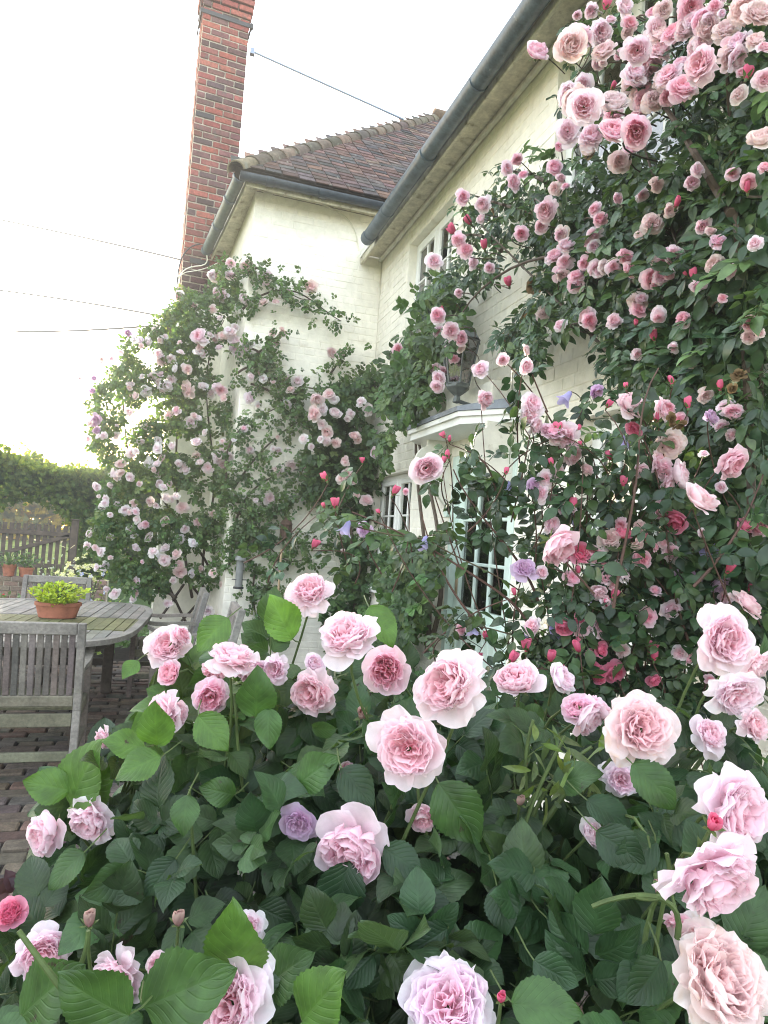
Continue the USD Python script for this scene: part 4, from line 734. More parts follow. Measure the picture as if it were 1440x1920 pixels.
LEFT += table('1105,215,70,p 1120,300,50,c 1140,305,45,p 1020,295,40,c 1055,395,60,w 905,340,70,c 960,340,50,c 985,390,45,c 855,435,45,c 900,425,40,p 890,470,45,c 935,490,55,c 915,510,50,c 735,480,40,c 820,520,55,c 1050,515,85,w 1140,490,45,c 1185,530,50,c 1240,520,60,p 965,455,50,c 990,625,45,p 950,655,40,w 1075,690,60,c 1115,670,40,c 725,635,40,c 820,720,45,c 650,770,40,c 1105,805,55,c 780,810,40,c 880,840,60,c 890,800,40,c 745,870,55,c 830,930,65,c 880,925,40,c 910,900,45,p 765,855,35,c 1110,885,50,w 970,830,45,c 1025,940,60,c 1005,930,40,c 1150,750,40,c 650,985,70,c 620,1050,35,c 730,1005,50,c 780,1040,35,w 895,1040,40,c 920,1055,40,c 540,1060,45,c 590,1125,35,c 590,1150,40,c 660,1155,35,c 710,1190,55,c 760,1200,45,p 765,1240,45,c 790,1275,40,c 820,1270,45,p 735,1300,50,c 835,1340,50,c 845,1140,50,w 1025,1175,65,w 960,1130,40,c 985,1110,40,c 1195,1210,40,w 1110,1255,45,w 1040,1295,45,c 1090,1370,55,c 1010,1345,50,c 620,1215,30,c 500,1320,40,c 495,1390,40,c 620,1345,35,c 560,1420,55,c 590,1505,50,c 545,1510,35,c 760,1400,40,c 860,1420,55,c 925,1400,50,c 985,1430,60,w 930,1470,60,w 800,1480,25,p 1015,1540,65,w 1085,1545,45,c 1195,1540,45,w 765,1595,50,p 640,1655,60,c 600,1635,35,c 745,1690,40,c 975,1585,35,c 940,1715,40,c 1270,1610,65,w 1350,1515,40,w 1170,1760,55,c 530,450,35,l 540,680,50,l 520,700,45,l 545,740,40,l 580,770,40,c 490,790,35,c 520,520,35,l 570,355,30,c 630,340,30,c 680,300,35,c 790,235,45,c 755,230,40,c 720,190,40,l 830,240,50,c 1250,205,45,w 1295,185,55,w 1370,285,50,c 1410,440,45,c 1410,855,45,c 1375,735,35,c 1300,1040,45,c 1330,1060,40,c 1255,930,50,p 1230,895,55,c 1170,950,60,w 1265,810,45,c 1290,885,45,c 1250,855,35,c 930,210,30,c 905,230,40,c 890,310,50,c 1180,200,35,c', 0, 560, 3)
LEFT += table('865,985,40,p 925,1000,50,w 810,1035,40,w 865,1035,35,c 1000,1045,50,p 1165,1075,45,w 1075,1105,40,p 985,1130,40,w 915,1125,45,c 810,1100,30,p 835,1110,40,p 670,1110,40,c 745,1260,50,p 830,1260,40,w 865,1245,40,w', 0, 0, 2)
MIDDLE = table('250,245,75 450,260,100 435,310,80 465,355,70 535,375,80,m 585,405,105 620,480,85 560,555,80 480,640,65 450,610,70,l 595,700,70,m 620,680,45,d 545,860,160,M 520,925,30,d 415,950,95,l 705,900,95,m 820,775,55,m 910,920,75,m 830,975,80 610,1000,65,m 865,265,120 770,262,35,d 840,185,25,d 1030,165,40,d 640,365,30,d 650,430,25,d 770,480,40,d 525,510,35,d 335,545,30,d 990,500,85 1000,540,80,m 1025,440,110,w 1065,565,110 1155,665,140 1050,755,90,d 1300,515,135,m 1405,785,85,m 1295,300,70,m 925,825,30,d 640,960,35,d 795,1065,40,d 370,1055,30,d 1100,995,100,l 1235,1020,80,l 930,1160,80,m 1360,1100,130,f 1205,320,60,l 680,540,50,f 830,590,40,d 770,840,90,w 900,780,50,w 890,860,50,w 580,1200,70,d 660,1220,60 635,1285,50,d 735,1300,65,d 950,1290,45,d 960,1325,40,d 830,1305,60,w 525,1325,50,d 365,1330,50,d 250,1240,35,d 150,1215,50,m 440,1200,70 420,1280,50,d 220,1330,35,d 790,1395,85,d 710,1385,70,d 730,1420,60,d 960,1430,60,d 225,115,65 320,80,50 425,35,45,w 420,105,60 720,215,55,l 970,320,40,d', 800, 640, 2.25)
MIDDLE += table('1150,915,150 1240,735,35,d 1275,755,35,d 1265,840,45,d 1245,870,40,d 805,870,30,d 600,960,50,d 655,1100,55,d 595,1115,30,d 890,1150,30,d 985,1035,55,d 1035,1040,35,m 550,1325,50,d 820,1245,80,l', 400, 560, 2.88)
# foreground: x, y, across, facing (right, up, towards us), form, colour
FRONT = [(20,1712,62,(.1,.75,.6),'cup','d'),(580,1105,92,(.3,.75,.5),'full','p'),(312,1208,88,(-.3,.6,.6),'full','p'),(338,1192,42,(.6,.5,.5),'cup','m'),(440,1222,116,(0,.9,.4),'flat','p'),(402,1258,50,(-.3,-.2,.9),'cup','m'),(470,1258,62,(.5,-.1,.8),'full','p'),(648,1186,122,(-.05,.75,.55),'full','p'),
 (725,1255,104,(-.35,.2,.9),'cup','m'),(838,1285,146,(-.15,.35,.9),'full','p'),(583,1300,98,(-.1,0,1),'full','p'),(763,1405,138,(-.1,.05,1),'full','p'),(297,1340,92,(-.6,.2,.75),'full','p'),(395,1308,80,(.1,.45,.85),'full','m'),(335,1338,60,(.6,.1,.6),'loose','p'),(380,1375,44,(-.2,-.5,.8),'cup','p'),
 (968,1275,92,(-.1,.8,.45),'cup','p'),(1052,1272,66,(.1,.8,.4),'cup','p'),(1085,1330,64,(-.2,.3,.8),'cup','m'),(1105,1345,80,(.35,-.1,.8),'cup','p'),(1120,1330,60,(.6,.3,.6),'cup','m'),(1205,1365,134,(-.15,.15,.95),'full','f'),(1335,1375,84,(.2,.5,.7),'loose','p'),
 (1365,1200,128,(-.1,.25,.95),'full','p'),(1425,1250,70,(.4,.2,.8),'loose','f'),(1385,1305,100,(-.15,.1,.95),'full','p'),(1418,1360,62,(.1,.1,.95),'full','p'),(1385,1525,158,(.1,.35,.9),'full','p'),(1345,1655,188,(-.1,.1,1),'full','p'),(1355,1838,200,(.05,.35,.9),'full','w'),(1310,1775,100,(-.3,.7,.55),'loose','w'),
 (88,1560,88,(-.4,.35,.8),'cup','p'),(165,1543,98,(.1,-.05,1),'full','p'),(192,1386,48,(-.5,0,.8),'full','p'),(558,1547,74,(-.15,-.1,.95),'loose','l'),(662,1588,134,(-.85,.05,.35),'cup','p'),(1112,1565,62,(.5,.55,.5),'cup','p'),(1165,1462,76,(.2,.4,.8),'full','p'),(792,1532,62,(.3,-.2,.8),'cup','p'),
 (80,1790,104,(.25,.25,.9),'full','p'),(212,1838,112,(-.55,.25,.75),'full','p'),(296,1810,46,(.4,.6,.6),'full','p'),(425,1885,170,(-.2,.55,.8),'full','p'),(838,1880,172,(.1,.7,.65),'full','p'),(468,1738,60,(.5,.3,.7),'loose','p'),(318,1262,50,(-.2,-.3,.8),'cup','m'),(515,1255,58,(-.2,.5,.7),'full','p'),(590,1245,44,(.4,.5,.6),'cup','p'),(1270,1735,52,(-.2,-.4,.7),'loose','m'),(650,1440,30,(.3,.1,.9),'cup','p'),(310,1880,60,(-.4,-.3,.7),'loose','w')]
FBUDS = [(1338,1543,40,(0,.8,.6),'d'),(1215,1600,44,(-.3,.8,.2),'m'),(335,1720,34,(.1,.9,.2),'g'),(168,1722,34,(.1,.95,.2),'g'),(1235,1670,40,(.1,-.9,.3),'g'),(680,1338,34,(-.1,.5,.7),'g'),(976,1500,26,(0,.8,.5),'g'),(940,1870,26,(0,.8,.4),'d')]
BELLS = [(800,1020),(656,992),(954,918),(1340,1035),(885,1178),(1142,1168),(993,1190),(1031,1190),(1264,1158),(1118,1130),(1078,973),(1071,750),(1170,832),(1310,1040)]
PALS['b'] = (np.array([.30, .22, .12]), np.array([.24, .16, .08]), np.array([.16, .09, .05])); PALS['M'] = PALS['m']; PALS['g'] = (np.array([.45, .50, .30]), np.array([.55, .42, .36]), np.array([.60, .30, .33]))
kinds = ['full', 'cup', 'full', 'loose', 'flat']
def arc(P0, P1, n=8, sag=.08, side=.04):
    P0, P1 = np.asarray(P0), np.asarray(P1); m = (P0+P1)/2+np.array([rng.normal(0, side), rng.normal(0, side), sag*np.linalg.norm(P1-P0)]); return spline([P0, m, P1], n)
CANE = {'green': (.12, .16, .06), 'red': (.10, .035, .03), 'brown': (.07, .05, .035)}
dfac = lambda px, py: 2.0/(ray(px, py)[0])
# ------------------------------------------------------------------ climbing rose on the wing wall and chimney breast
E_ = thing('climbing_rose', 'huge pale pink climbing rose smothering the chimney breast and spreading over the wing wall', 'climbing rose')
SM = [flat(compound(.042, .029, 5, 3, 2, 100+i, droop=.5)) for i in range(5)]
def cloud(poly, n, f):
    poly = np.array(poly, float); x0, y0 = poly.min(0); x1, y1 = poly.max(0); out = np.zeros((0, 2))
    while len(out) < n:
        q = rng.uniform((x0, y0), (x1, y1), (n*2, 2)); out = np.vstack([out, q[inpoly(q[:, 0], q[:, 1], poly)]])
    return out[:n]
def P_wing(uv, o):  return np.array([on(u, v, 1, YW-oo) for (u, v), oo in zip(uv, o)])
def P_fac(uv, o):  return np.array([on(u, v, 0, XW-oo) for (u, v), oo in zip(uv, o)])
E1 = [(335,545),(300,600),(240,635),(215,690),(165,735),(178,790),(165,830),(205,870),(180,960),(165,1020),(195,1060),(205,1090),(250,1112),(300,1118),(330,1075),(400,1108),(420,1050),(432,950),(440,800),(455,640),(460,540),(440,490),(405,490),(395,545)]
uv = cloud(E1, 7000, None); cl = meshkit.fbm(np.c_[uv/55, 0*uv[:, :1]], 3, 4); uv = uv[cl > .36]; n = len(uv)
P1 = np.array([on(u, v, 1, yy) for (u, v), yy in zip(uv, 7.0+.95*rng.beta(1.3, 1.8, n))])
tw = [((420,950),(470,870),(560,790),(640,760)),((425,900),(470,790),(530,760),(560,745)),((440,1000),(500,900),(560,880),(620,880)),((430,1060),(480,960),(560,930),(640,950)),((430,1010),(500,1008),(600,1020),(680,1010)),((450,1070),(480,1000),(520,1040),(575,1045)),
      ((455,580),(500,550),(545,545),(600,575),(640,602)),((435,520),(470,500),(520,530),(580,562)),((455,650),(520,690),(560,722),(640,720),(700,690)),((480,1060),(475,1110),(490,1190)),((520,1060),(500,1110),(485,1160)),((445,700),(490,690),(530,720),(575,735)),((620,700),(640,670),(650,650)),((470,670),(510,640),(530,620)),((440,960),(520,960),(600,900),(650,860)),((560,880),(600,930),(640,990)),((470,720),(540,760),(600,800),(650,800)),((500,1110),(520,1150),(500,1210))]
st, uvs = [], []
for c in tw:
    q = spline(c, 22)[:, :2]; o = np.linspace(.03, .16, 22)+rng.normal(0, .012, 22); P = P_wing(q, o); st.append(tube(P, np.linspace(.013, .004, 22), 5))
    for k in range(int(np.linalg.norm(np.diff(q, axis=0), axis=1).sum()/2.0)):
        i = rng.integers(22); uvs.append((*(q[i]+rng.normal(0, 13, 2)), o[i]+rng.uniform(0, .12)))
uvs = np.array(uvs); P2 = P_wing(uvs[:, :2], uvs[:, 2])
P = np.vstack([P1, P2]); n = len(P); out_ = np.array([-.15, -1, .35]); Y = nrm(rand_dirs(n)*.9+[0, -.35, -.3])
emit('foliage', scatter(SM, P, frames(Y, rand_dirs(n)*.6+out_), rng.uniform(.8, 1.35, n), tints(n, [(.075, .13, .045), (.09, .155, .05), (.065, .115, .05), (.115, .165, .07)])), MAT['leaf_far'], E_, kind='stuff')
for c in (((395,1150),(380,1050),(400,930),(390,780),(420,600)),((360,1120),(340,1000),(330,850),(350,700),(380,560)),((420,1160),(400,1080),(300,930),(250,760)),((300,1110),(270,1000),(240,850),(230,700)),((330,1120),(240,1040),(205,960))): st.append(tube(np.array([on(u, v, 1, 7.75+rng.uniform(-.2, .2)) for u, v, *_ in spline(c, 16)]), np.linspace(.018, .005, 16), 5))
emit('stem', join(st), MAT['cane'], E_, tint=CANE['brown'])
for i, (u, v, d, c) in enumerate(LEFT):
    Pq = on(u, v, 1, YW-rng.uniform(.08, .22)) if u > 450 else on(u, v, 1, rng.uniform(6.9, 7.15)); dd = proj(Pq)[2][0]
    place_bloom(E_, Pq, nrm(np.array([-.15, -1, .15])+rand_dirs(1)[0]*.75), d*dd/F*.60, kinds[rng.integers(4)], c, 0, calyx=False)
    if i % 5 in (0, 2): Pq = Pq+np.array([rng.normal(0, .07), -.02, rng.normal(0, .06)]); place_bloom(E_, Pq, nrm(np.array([-.15, -1, .15])+rand_dirs(1)[0]*.75), d*dd/F*rng.uniform(.35, .5), kinds[rng.integers(4)], 'wc'[i % 2], 0, calyx=False)
for u, v in cloud(E1, 15, None):
    Pq = on(u, v, 1, rng.uniform(6.95, 7.3)); dd = proj(Pq)[2][0]; place_bloom(E_, Pq, nrm(np.array([-.15, -1, .15])+rand_dirs(1)[0]*.75), rng.uniform(11, 18)*dd/F*.6, kinds[rng.integers(4)], 'ccw'[rng.integers(3)], 0, calyx=False)
# ------------------------------------------------------------------ climber in the corner between the wing and the door
D_ = thing('climbing_rose', 'leafy climber with clusters of small creamy blooms filling the corner beside the door', 'climbing rose')
MD = [flat(compound(.062, .046, 5, 4, 2, 200+i, droop=.5)) for i in range(5)]
D1 = [(600,735),(680,690),(740,660),(765,570),(800,530),(850,520),(865,620),(840,690),(835,740),(750,795),(715,880),(700,930),(715,990),(780,1010),(815,1000),(812,1060),(795,1150),(780,1330),(640,1330),(610,1150),(640,1050),(665,960),(560,900),(590,800)]
uv = cloud(D1, 3000, None); cl = meshkit.fbm(np.c_[uv/60, 0*uv[:, :1]+9], 3, 8); uv = uv[(cl > .34) & ~(inpoly(uv[:, 0], uv[:, 1], [(812,640),(905,640),(900,765),(835,765)]) & (rng.random(len(uv)) < .35))]; n = len(uv); o = .04+.5*rng.beta(1.2, 1.6, n)
left = uv[:, 0] < 712; P = np.where(left[:, None], P_wing(uv, o), P_fac(uv, o*.9)); nrmv = np.where(left[:, None], np.array([-.2, -1, .4]), np.array([-1, -.7, .4])); Y = nrm(rand_dirs(n)*.8+[-.2, -.3, -.5])
emit('foliage', scatter(MD, P, frames(Y, rand_dirs(n)*.55+nrmv), rng.uniform(.8, 1.3, n), tints(n, [(.05, .095, .035), (.06, .12, .035), (.04, .08, .03), (.085, .14, .045)])), MAT['leaf_far'], D_, kind='stuff')
st = [tube(np.array([on(u, v, 1, 6.6) for u, v, *_ in spline(c, 16)]), np.linspace(.022, .006, 16), 5) for c in (((790,1240),(760,1050),(690,850),(640,740)),((780,1230),(740,1000),(735,820),(700,720)),((700,1230),(660,1080),(650,900),(600,800)))]
st += [tube(np.array([on(u, v, 0, 1.85) for u, v, *_ in spline(c, 16)]), np.linspace(.02, .005, 16), 5) for c in (((800,1230),(800,1050),(780,850),(790,700),(830,560)),((810,1200),(822,1000),(770,760),(760,620)))]
emit('stem', join(st), MAT['cane'], D_, tint=CANE['brown'])
for u, v, d, c in CORNER:
    Pq = on(u, v, 1, YW-.62) if u < 712 else on(u, v, 0, XW-.5); dd = proj(Pq)[2][0]; place_bloom(D_, Pq, nrm(np.array([-.3, -1, .1])+rand_dirs(1)[0]*.7), d*dd/F*.64, kinds[rng.integers(4)], c, 0, calyx=False)
# ------------------------------------------------------------------ climbing rose on the facade
C_ = thing('climbing_rose', 'tall dark leaved climbing rose with pink blooms covering the facade windows on the right', 'climbing rose')
GL = [flat(compound(.056, .029, 5, 5, 2, 300+i, droop=.55, fold=.35)) for i in range(6)]
offm = lambda u: np.interp(u, [760, 900, 1100, 1300, 1440], [.30, .36, .45, .52, .58])
C1 = [(1105,300),(1040,335),(965,372),(905,420),(850,480),(805,540),(785,600),(790,660),(850,600),(880,660),(950,650),(1000,690),(1035,630),(1060,600),(1130,590),(1150,690),(1200,720),(1265,790),(1280,900),(1300,1000),(1330,1150),(1440,1160),(1440,180),(1260,260),(1180,290)]
C2 = [(1050,180),(1060,40),(1100,0),(1440,0),(1440,260),(1100,300)]; C3 = [(850,380),(940,300),(1060,290),(1000,380),(850,480)]
uv1 = cloud(C1, 3900, None); cl = meshkit.fbm(np.c_[uv1/70, 0*uv1[:, :1]+3], 3, 2); uv1 = uv1[(cl > .37) & ~(inpoly(uv1[:, 0], uv1[:, 1], [(1040,290),(1180,270),(1270,250),(1310,330),(1180,350),(1050,370)]) & (rng.random(len(uv1)) < .55)) & ~inpoly(uv1[:, 0], uv1[:, 1], [(812,630),(915,630),(900,765),(835,765)])]
uv2 = np.vstack([cloud(C2, 200, None), cloud(C3, 90, None), cloud([(1320,0),(1440,0),(1440,300),(1280,300)], 190, None), cloud([(1100,590),(1300,640),(1280,900),(1150,740)], 40, None)])
uv = np.vstack([uv1, uv2]); n = len(uv); P = P_fac(uv, .03+offm(uv[:, 0])*rng.beta(1.3, 1.5, n)); Y = nrm(rand_dirs(n)*.8+[-.35, -.25, -.55])
R = frames(Y, rand_dirs(n)*.5+[-.8, -.6, .8]); S = rng.uniform(.8, 1.3, n); tt = tints(n, [(.036, .072, .034), (.05, .098, .04), (.028, .06, .03), (.075, .125, .045)], .2)
order = np.argsort(P@FW)[:240]; near = np.zeros(n, bool); near[order] = True
for i in order: V, Fc, _ = GL[i % 6]; emit('leaf', (V@(R[i]*S[i]).T+P[i], Fc), MAT['leaf_gloss'], C_, tint=tt[i], smooth=True)
emit('foliage', scatter(GL, P[~near], R[~near], S[~near], tt[~near]), MAT['leaf_gloss'], C_, kind='stuff')
st = []
for c, o in [(((1400,1160),(1405,800),(1385,500),(1370,250),(1350,-60)),.5),(((1350,1160),(1330,850),(1310,600),(1250,400),(1200,250)),.4),(((1300,1160),(1290,900),(1210,740),(1120,640),(1000,520),(900,420)),.3),(((1420,1160),(1425,700),(1410,300),(1420,-50)),.3),(((1310,600),(1180,520),(1050,480),(930,520),(850,620)),.35),(((1370,400),(1280,250),(1180,120),(1100,60)),.5),(((1290,880),(1180,700),(1160,640)),.3),(((1010,400),(930,380),(870,360)),.3),(((1050,360),(1000,330),(950,320)),.3),(((940,470),(880,440),(850,450)),.3),(((1265,1160),(1270,1000),(1262,890),(1275,840),(1330,780),(1345,740)),.45),(((1275,840),(1250,760),(1265,690)),.45)]:
    q = spline(c, 18)[:, :2]; st.append(tube(P_fac(q, np.full(18, o)+rng.normal(0, .02, 18)), np.linspace(.014, .004, 18), 6))
def gap(u, v, d, base=.085, lo=1.15): return float(min(base*F/max(d, 18), (2.0-float(offm(u))*.98-.05)/ray(u, v)[0]))
_x = []
for u, v in np.vstack([cloud([(1080,60),(1180,0),(1330,0),(1390,60),(1330,200),(1230,200),(1150,260),(1060,200)], 12, None), cloud([(1330,0),(1440,0),(1440,200),(1380,260)], 8, None)]): _x.append((u, v, rng.uniform(30, 52), 'pwpmw'[rng.integers(5)]))
for u, v, d, c in UPPER[:]:
    if d > 24 and rng.random() < .42: _x.append((u+rng.normal(0, d*.6), v+rng.normal(0, d*.6), d*rng.uniform(.6, .9), 'pmwpp'[rng.integers(5)]))
for u, v in cloud([(1180,330),(1440,300),(1440,900),(1290,850),(1180,640),(1000,600),(900,520)], 44, None): _x.append((u, v, rng.uniform(20, 34), 'pmwd'[rng.integers(4)]))
UPPER += _x
for u, v, d, c in UPPER:
    dd = gap(u, v, d); Pq = at(u, v, dd)
    if c == 'd' and d < 28: e = place_bud(C_, Pq, nrm(np.array([-.3, -.3, .8])+rand_dirs(1)[0]*.6), d*dd/F*1.15, 'd')
    else: e = place_bloom(C_, Pq, nrm(-FW*.8+np.array([-.25, 0, -.12])+rand_dirs(1)[0]*.62), d*dd/F*.52, kinds[rng.integers(5)], c if c != 'd' else 'm', 1)
    w_ = on(u+rng.normal(25, 30), v+rng.uniform(10, 90), 0, XW-.15); st.append(tube(arc(e, e*.35+w_*.65, 7, .05), [.0032]*7, 4))
emit('stem', join(st), MAT['cane'], C_, tint=CANE['brown'])
# brown spent clusters hanging in the climber
for u, v, s in ((982,595,34),(1000,535,30),(840,690,22),(970,300,16),(1108,285,22),(1165,480,16),(1275,800,26),(1262,785,22),(1385,700,26),(1375,730,20),(950,628,22),(858,575,18),(925,395,14)):
    dd = 2.0/ray(u, v)[0]-.5 if u < 1200 else 1.75; Pq = at(u, v, dd); place_bloom(C_, Pq, nrm(-FW+rand_dirs(1)[0]), s*dd/F*.6, 'loose', 'b', 0, calyx=False, name='spent_bloom') if 'b' in PALS else None
# ------------------------------------------------------------------ airy shrub rose between the foreground bush and the facade
B_ = thing('shrub_rose', 'tall airy pink shrub rose on thin reddish stems in front of the ground floor window', 'rose bush')
st, lv = [], []
for u, v in cloud([(1000,760),(1280,740),(1400,900),(1420,1180),(1330,1290),(1010,1280),(960,1000)], 52, None): MIDDLE.append((u, v, rng.uniform(16, 38), 'pmdpp'[rng.integers(5)]))
for i, (u, v, d, c) in enumerate(MIDDLE):
    small = c == 'd' and d < 24; dd = float(np.clip((.03 if small else .075)*F/d, 1.35, 1.8)) if u > 930 else float(np.clip(.075*F/max(d, 30), 1.6, 2.1))
    dd = min(dd, 2.0/ray(u, v)[0]-.12); Pq = at(u, v, dd); f = nrm(-FW*.75+UP*.15+rand_dirs(1)[0]*.65)
    if small: e = place_bud(B_, Pq, nrm(UP*.9+rand_dirs(1)[0]*.5), d*dd/F*1.3, 'd')
    else: e = place_bloom(B_, Pq, f, d*dd/F*.56, kinds[rng.integers(5)] if c != 'd' else 'cup', c, 1)
    bu, bv = (rng.uniform(1000, 1330), 1330) if u > 960 else (rng.uniform(880, 1050), 1330)
    if i % 5 == 0:
        q = arc(e, at(bu, bv, 1.95), 14, .03, .05)
    else: q = arc(e, at(u+rng.normal(0, 50), v+rng.uniform(70, 200), dd+.12), 9, .05, .03)
    st.append(tube(q, np.linspace(.0015, .0025, len(q)), 5)); lv += [q[k] for k in range(1, len(q)-1) if rng.random() < .42]
for c, d in ((((1150,1140),(1180,980),(1195,880),(1203,780),(1235,690)),1.7),(((1290,1200),(1250,1000),(1228,880),(1205,820)),1.8),(((1295,1150),(1270,1030),(1258,980)),1.8),(((1000,1200),(960,1130),(905,1090),(850,1055),(800,1025),(720,985),(660,960)),1.9),(((1010,1130),(930,1000),(890,950),(850,880)),1.9),(((1300,1100),(1380,1000),(1440,860)),1.7),(((930,930),(900,860),(875,845)),1.9),(((905,1180),(800,1000),(790,960)),1.9)):
    q = np.array([at(a[0], a[1], d) for a in spline(c, 16)]); st.append(tube(q, np.linspace(.0042, .0018, 16), 6)); lv += [q[k] for k in range(2, 16) if rng.random() < .4]
emit('stem', join(st), MAT['cane'], B_, tint=(.085, .045, .035))
BL = [flat(compound(.041, .025, 5, 5, 2, 400+i, droop=.5)) for i in range(6)]
uv = np.vstack([cloud([(1030,1120),(1150,1040),(1440,1000),(1440,1300),(1340,1330),(1250,1390),(1000,1340),(960,1270),(1000,1150)], 520, None), cloud([(1180,900),(1300,800),(1440,900),(1440,1100),(1180,1150)], 90, None), cloud([(960,880),(1100,780),(1260,760),(1250,1100),(1000,1120)], 130, None)])
P = np.vstack([np.array([at(u, v, min(1.72+.8*rng.beta(1.5, 1.5), 2.0/ray(u, v)[0]-.05)) for u, v in uv]), np.array(lv)+rng.normal(0, .012, (len(lv), 3))]); n = len(P)
R = frames(nrm(rand_dirs(n)*.9+[-.25, -.3, -.25]), rand_dirs(n)*.6+[-.5, -.6, .8]); S = rng.uniform(.75, 1.25, n); tt = tints(n, [(.022, .05, .022), (.03, .065, .024), (.018, .042, .022), (.026, .055, .022), (.045, .08, .03), (.05, .085, .03)], .2)
order = np.argsort(P@FW)[:200]; near = np.zeros(n, bool); near[order] = True
for i in order: V, Fc, _ = BL[i % 6]; emit('leaf', (V@(R[i]*S[i]).T+P[i], Fc), MAT['leaf_gloss'], B_, tint=tt[i], smooth=True)
emit('foliage', scatter(BL, P[~near], R[~near], S[~near], tt[~near]), MAT['leaf_gloss'], B_, kind='stuff')
# clematis with nodding lilac bells
F_ = thing('clematis', 'thin clematis vine with nodding lilac blue bell flowers threaded through the pink shrub rose', 'clematis'); st, lv = [], []
def bell(P, L):
    m = np.linspace(0, 1, 7); a = np.arange(24)*math.tau/24; rr = np.interp(m, [0, .12, .5, .8, 1], [.02, .17, .24, .34, .50]); V = []
    for k, z in enumerate(m): lobe = 1+.25*np.cos(4*a)*z**3; V.append(np.stack([np.cos(a)*rr[k]*lobe, np.sin(a)*rr[k]*lobe, -z*(1+.10*np.cos(4*a)*z**2)], 1))
    V = np.vstack(V)*L; q = np.array([[k*24+i, k*24+(i+1) % 24, (k+1)*24+(i+1) % 24, (k+1)*24+i] for k in range(6) for i in range(24)]); R = rotx(rng.normal(0, .35))@roty(rng.normal(0, .35)); z = np.repeat(m, 24)[:, None]
    return V@R.T+P, np.vstack([q[:, [0, 1, 2]], q[:, [0, 2, 3]]]), np.array([.42, .40, .72])*(1-z)+np.array([.60, .55, .82])*z
for u, v in BELLS:
    d = min(1.9, 2.0/ray(u, v)[0]-.2); Pq = at(u, v-16, d); emit('bell', bell(Pq, .040), MAT['petal_far'], F_, smooth=True); q = arc(Pq, at(u+rng.normal(60, 50), v+rng.uniform(20, 110), d+.1), 9, .25, .05); st.append(tube(q, .0016, 4)); lv += [q[k] for k in (3, 5, 7)]
for c in (((850,1180),(900,1175),(960,1190),(1060,1200),(1160,1190)),((900,900),(950,915),(1040,905),(1100,880)),((800,1010),(870,1050),(930,1080),(1000,1130)),((660,985),(720,1000),(800,1010))): q = np.array([at(a[0], a[1], 1.9) for a in spline(c, 14)]); st.append(tube(q, .002, 4)); lv += list(q[1::2])
emit('stem', join(st), MAT['cane'], F_, tint=(.08, .06, .035)); P = np.array(lv); n = len(P); CL = [leaf_mesh(.055, .03, 5, 2, droop=.5, seed=i) for i in range(4)]
emit('foliage', scatter(CL, P, frames(nrm(rand_dirs(n)+[-.2, -.2, -.3]), rand_dirs(n)*.6+[-.4, -.6, .8]), rng.uniform(.7, 1.2, n), tints(n, [(.06, .12, .035), (.045, .09, .03)])), MAT['leaf_far'], F_, kind='stuff')
# ------------------------------------------------------------------ foreground rose bush
A_ = thing('rose_bush', 'lush foreground rose bush full of large ruffled pink roses and dark leaves', 'rose bush'); st = []
def scatter_uv(protos, P, R, S, tint):
    parts = []
    for i in range(len(P)): V, Fc, uv = protos[i % len(protos)]; parts.append((V@(R[i]*S[i]).T+P[i], Fc, tint[i], uv))
    return join(parts)
blo = []; dfront = lambda u, v: float(np.interp(v, [1100, 1250, 1400, 1600, 1750, 1990], [1.32, 1.22, 1.08, .93, .83, .66]))+(.10 if u < 250 else 0)-(.06 if u > 1200 else 0)
for u, v, d, f, kind, c in FRONT:
    dd = float(np.clip(.098*F/max(d, 30), .62, 1.32)) if d > 70 else float(np.interp(v, [1100, 1300, 1500, 1750, 1920], [1.28, 1.2, 1.08, .95, .8])); dd = min(dd, dfront(u, v)+.01); blo.append((u, v, d, dd)); rad = d*dd/F*.465; Pq = at(u, v, dd)
    e = place_bloom(A_, Pq, CAMV(*(np.array(f)+rng.normal(0, .24, 3))), rad, kind, c, 2, split=d >= 88)
    ff = nrm(CAMV(*f)); p1 = e-ff*.05+np.array([0, 0, -.02]); p2 = p1+np.array([rng.normal(0, .05), rng.uniform(.03, .12), -rng.uniform(.12, .22)]); q = spline([e, p1, p2, p2+np.array([rng.normal(0, .05), .06, -.25])], 12); st.append(tube(q, np.linspace(.0022, .0034, 12), 6))
for u, v, d, f, c in FBUDS:
    dd = float(np.interp(v, [1300, 1500, 1720, 1920], [1.15, 1.0, .8, .66])); dd = .66 if u > 1300 else dd; e = place_bud(A_, at(u, v, dd), CAMV(*f), d*dd/F*1.15, c, 0 if c == 'g' else 2); ff = nrm(CAMV(*f)); q = spline([e, e-ff*.04, e-ff*.09+np.array([.02, .06, -.05]), e+np.array([.03, .12, -.2])], 10); st.append(tube(q, np.linspace(.002, .0035, 10), 6))
blo = np.array(blo)
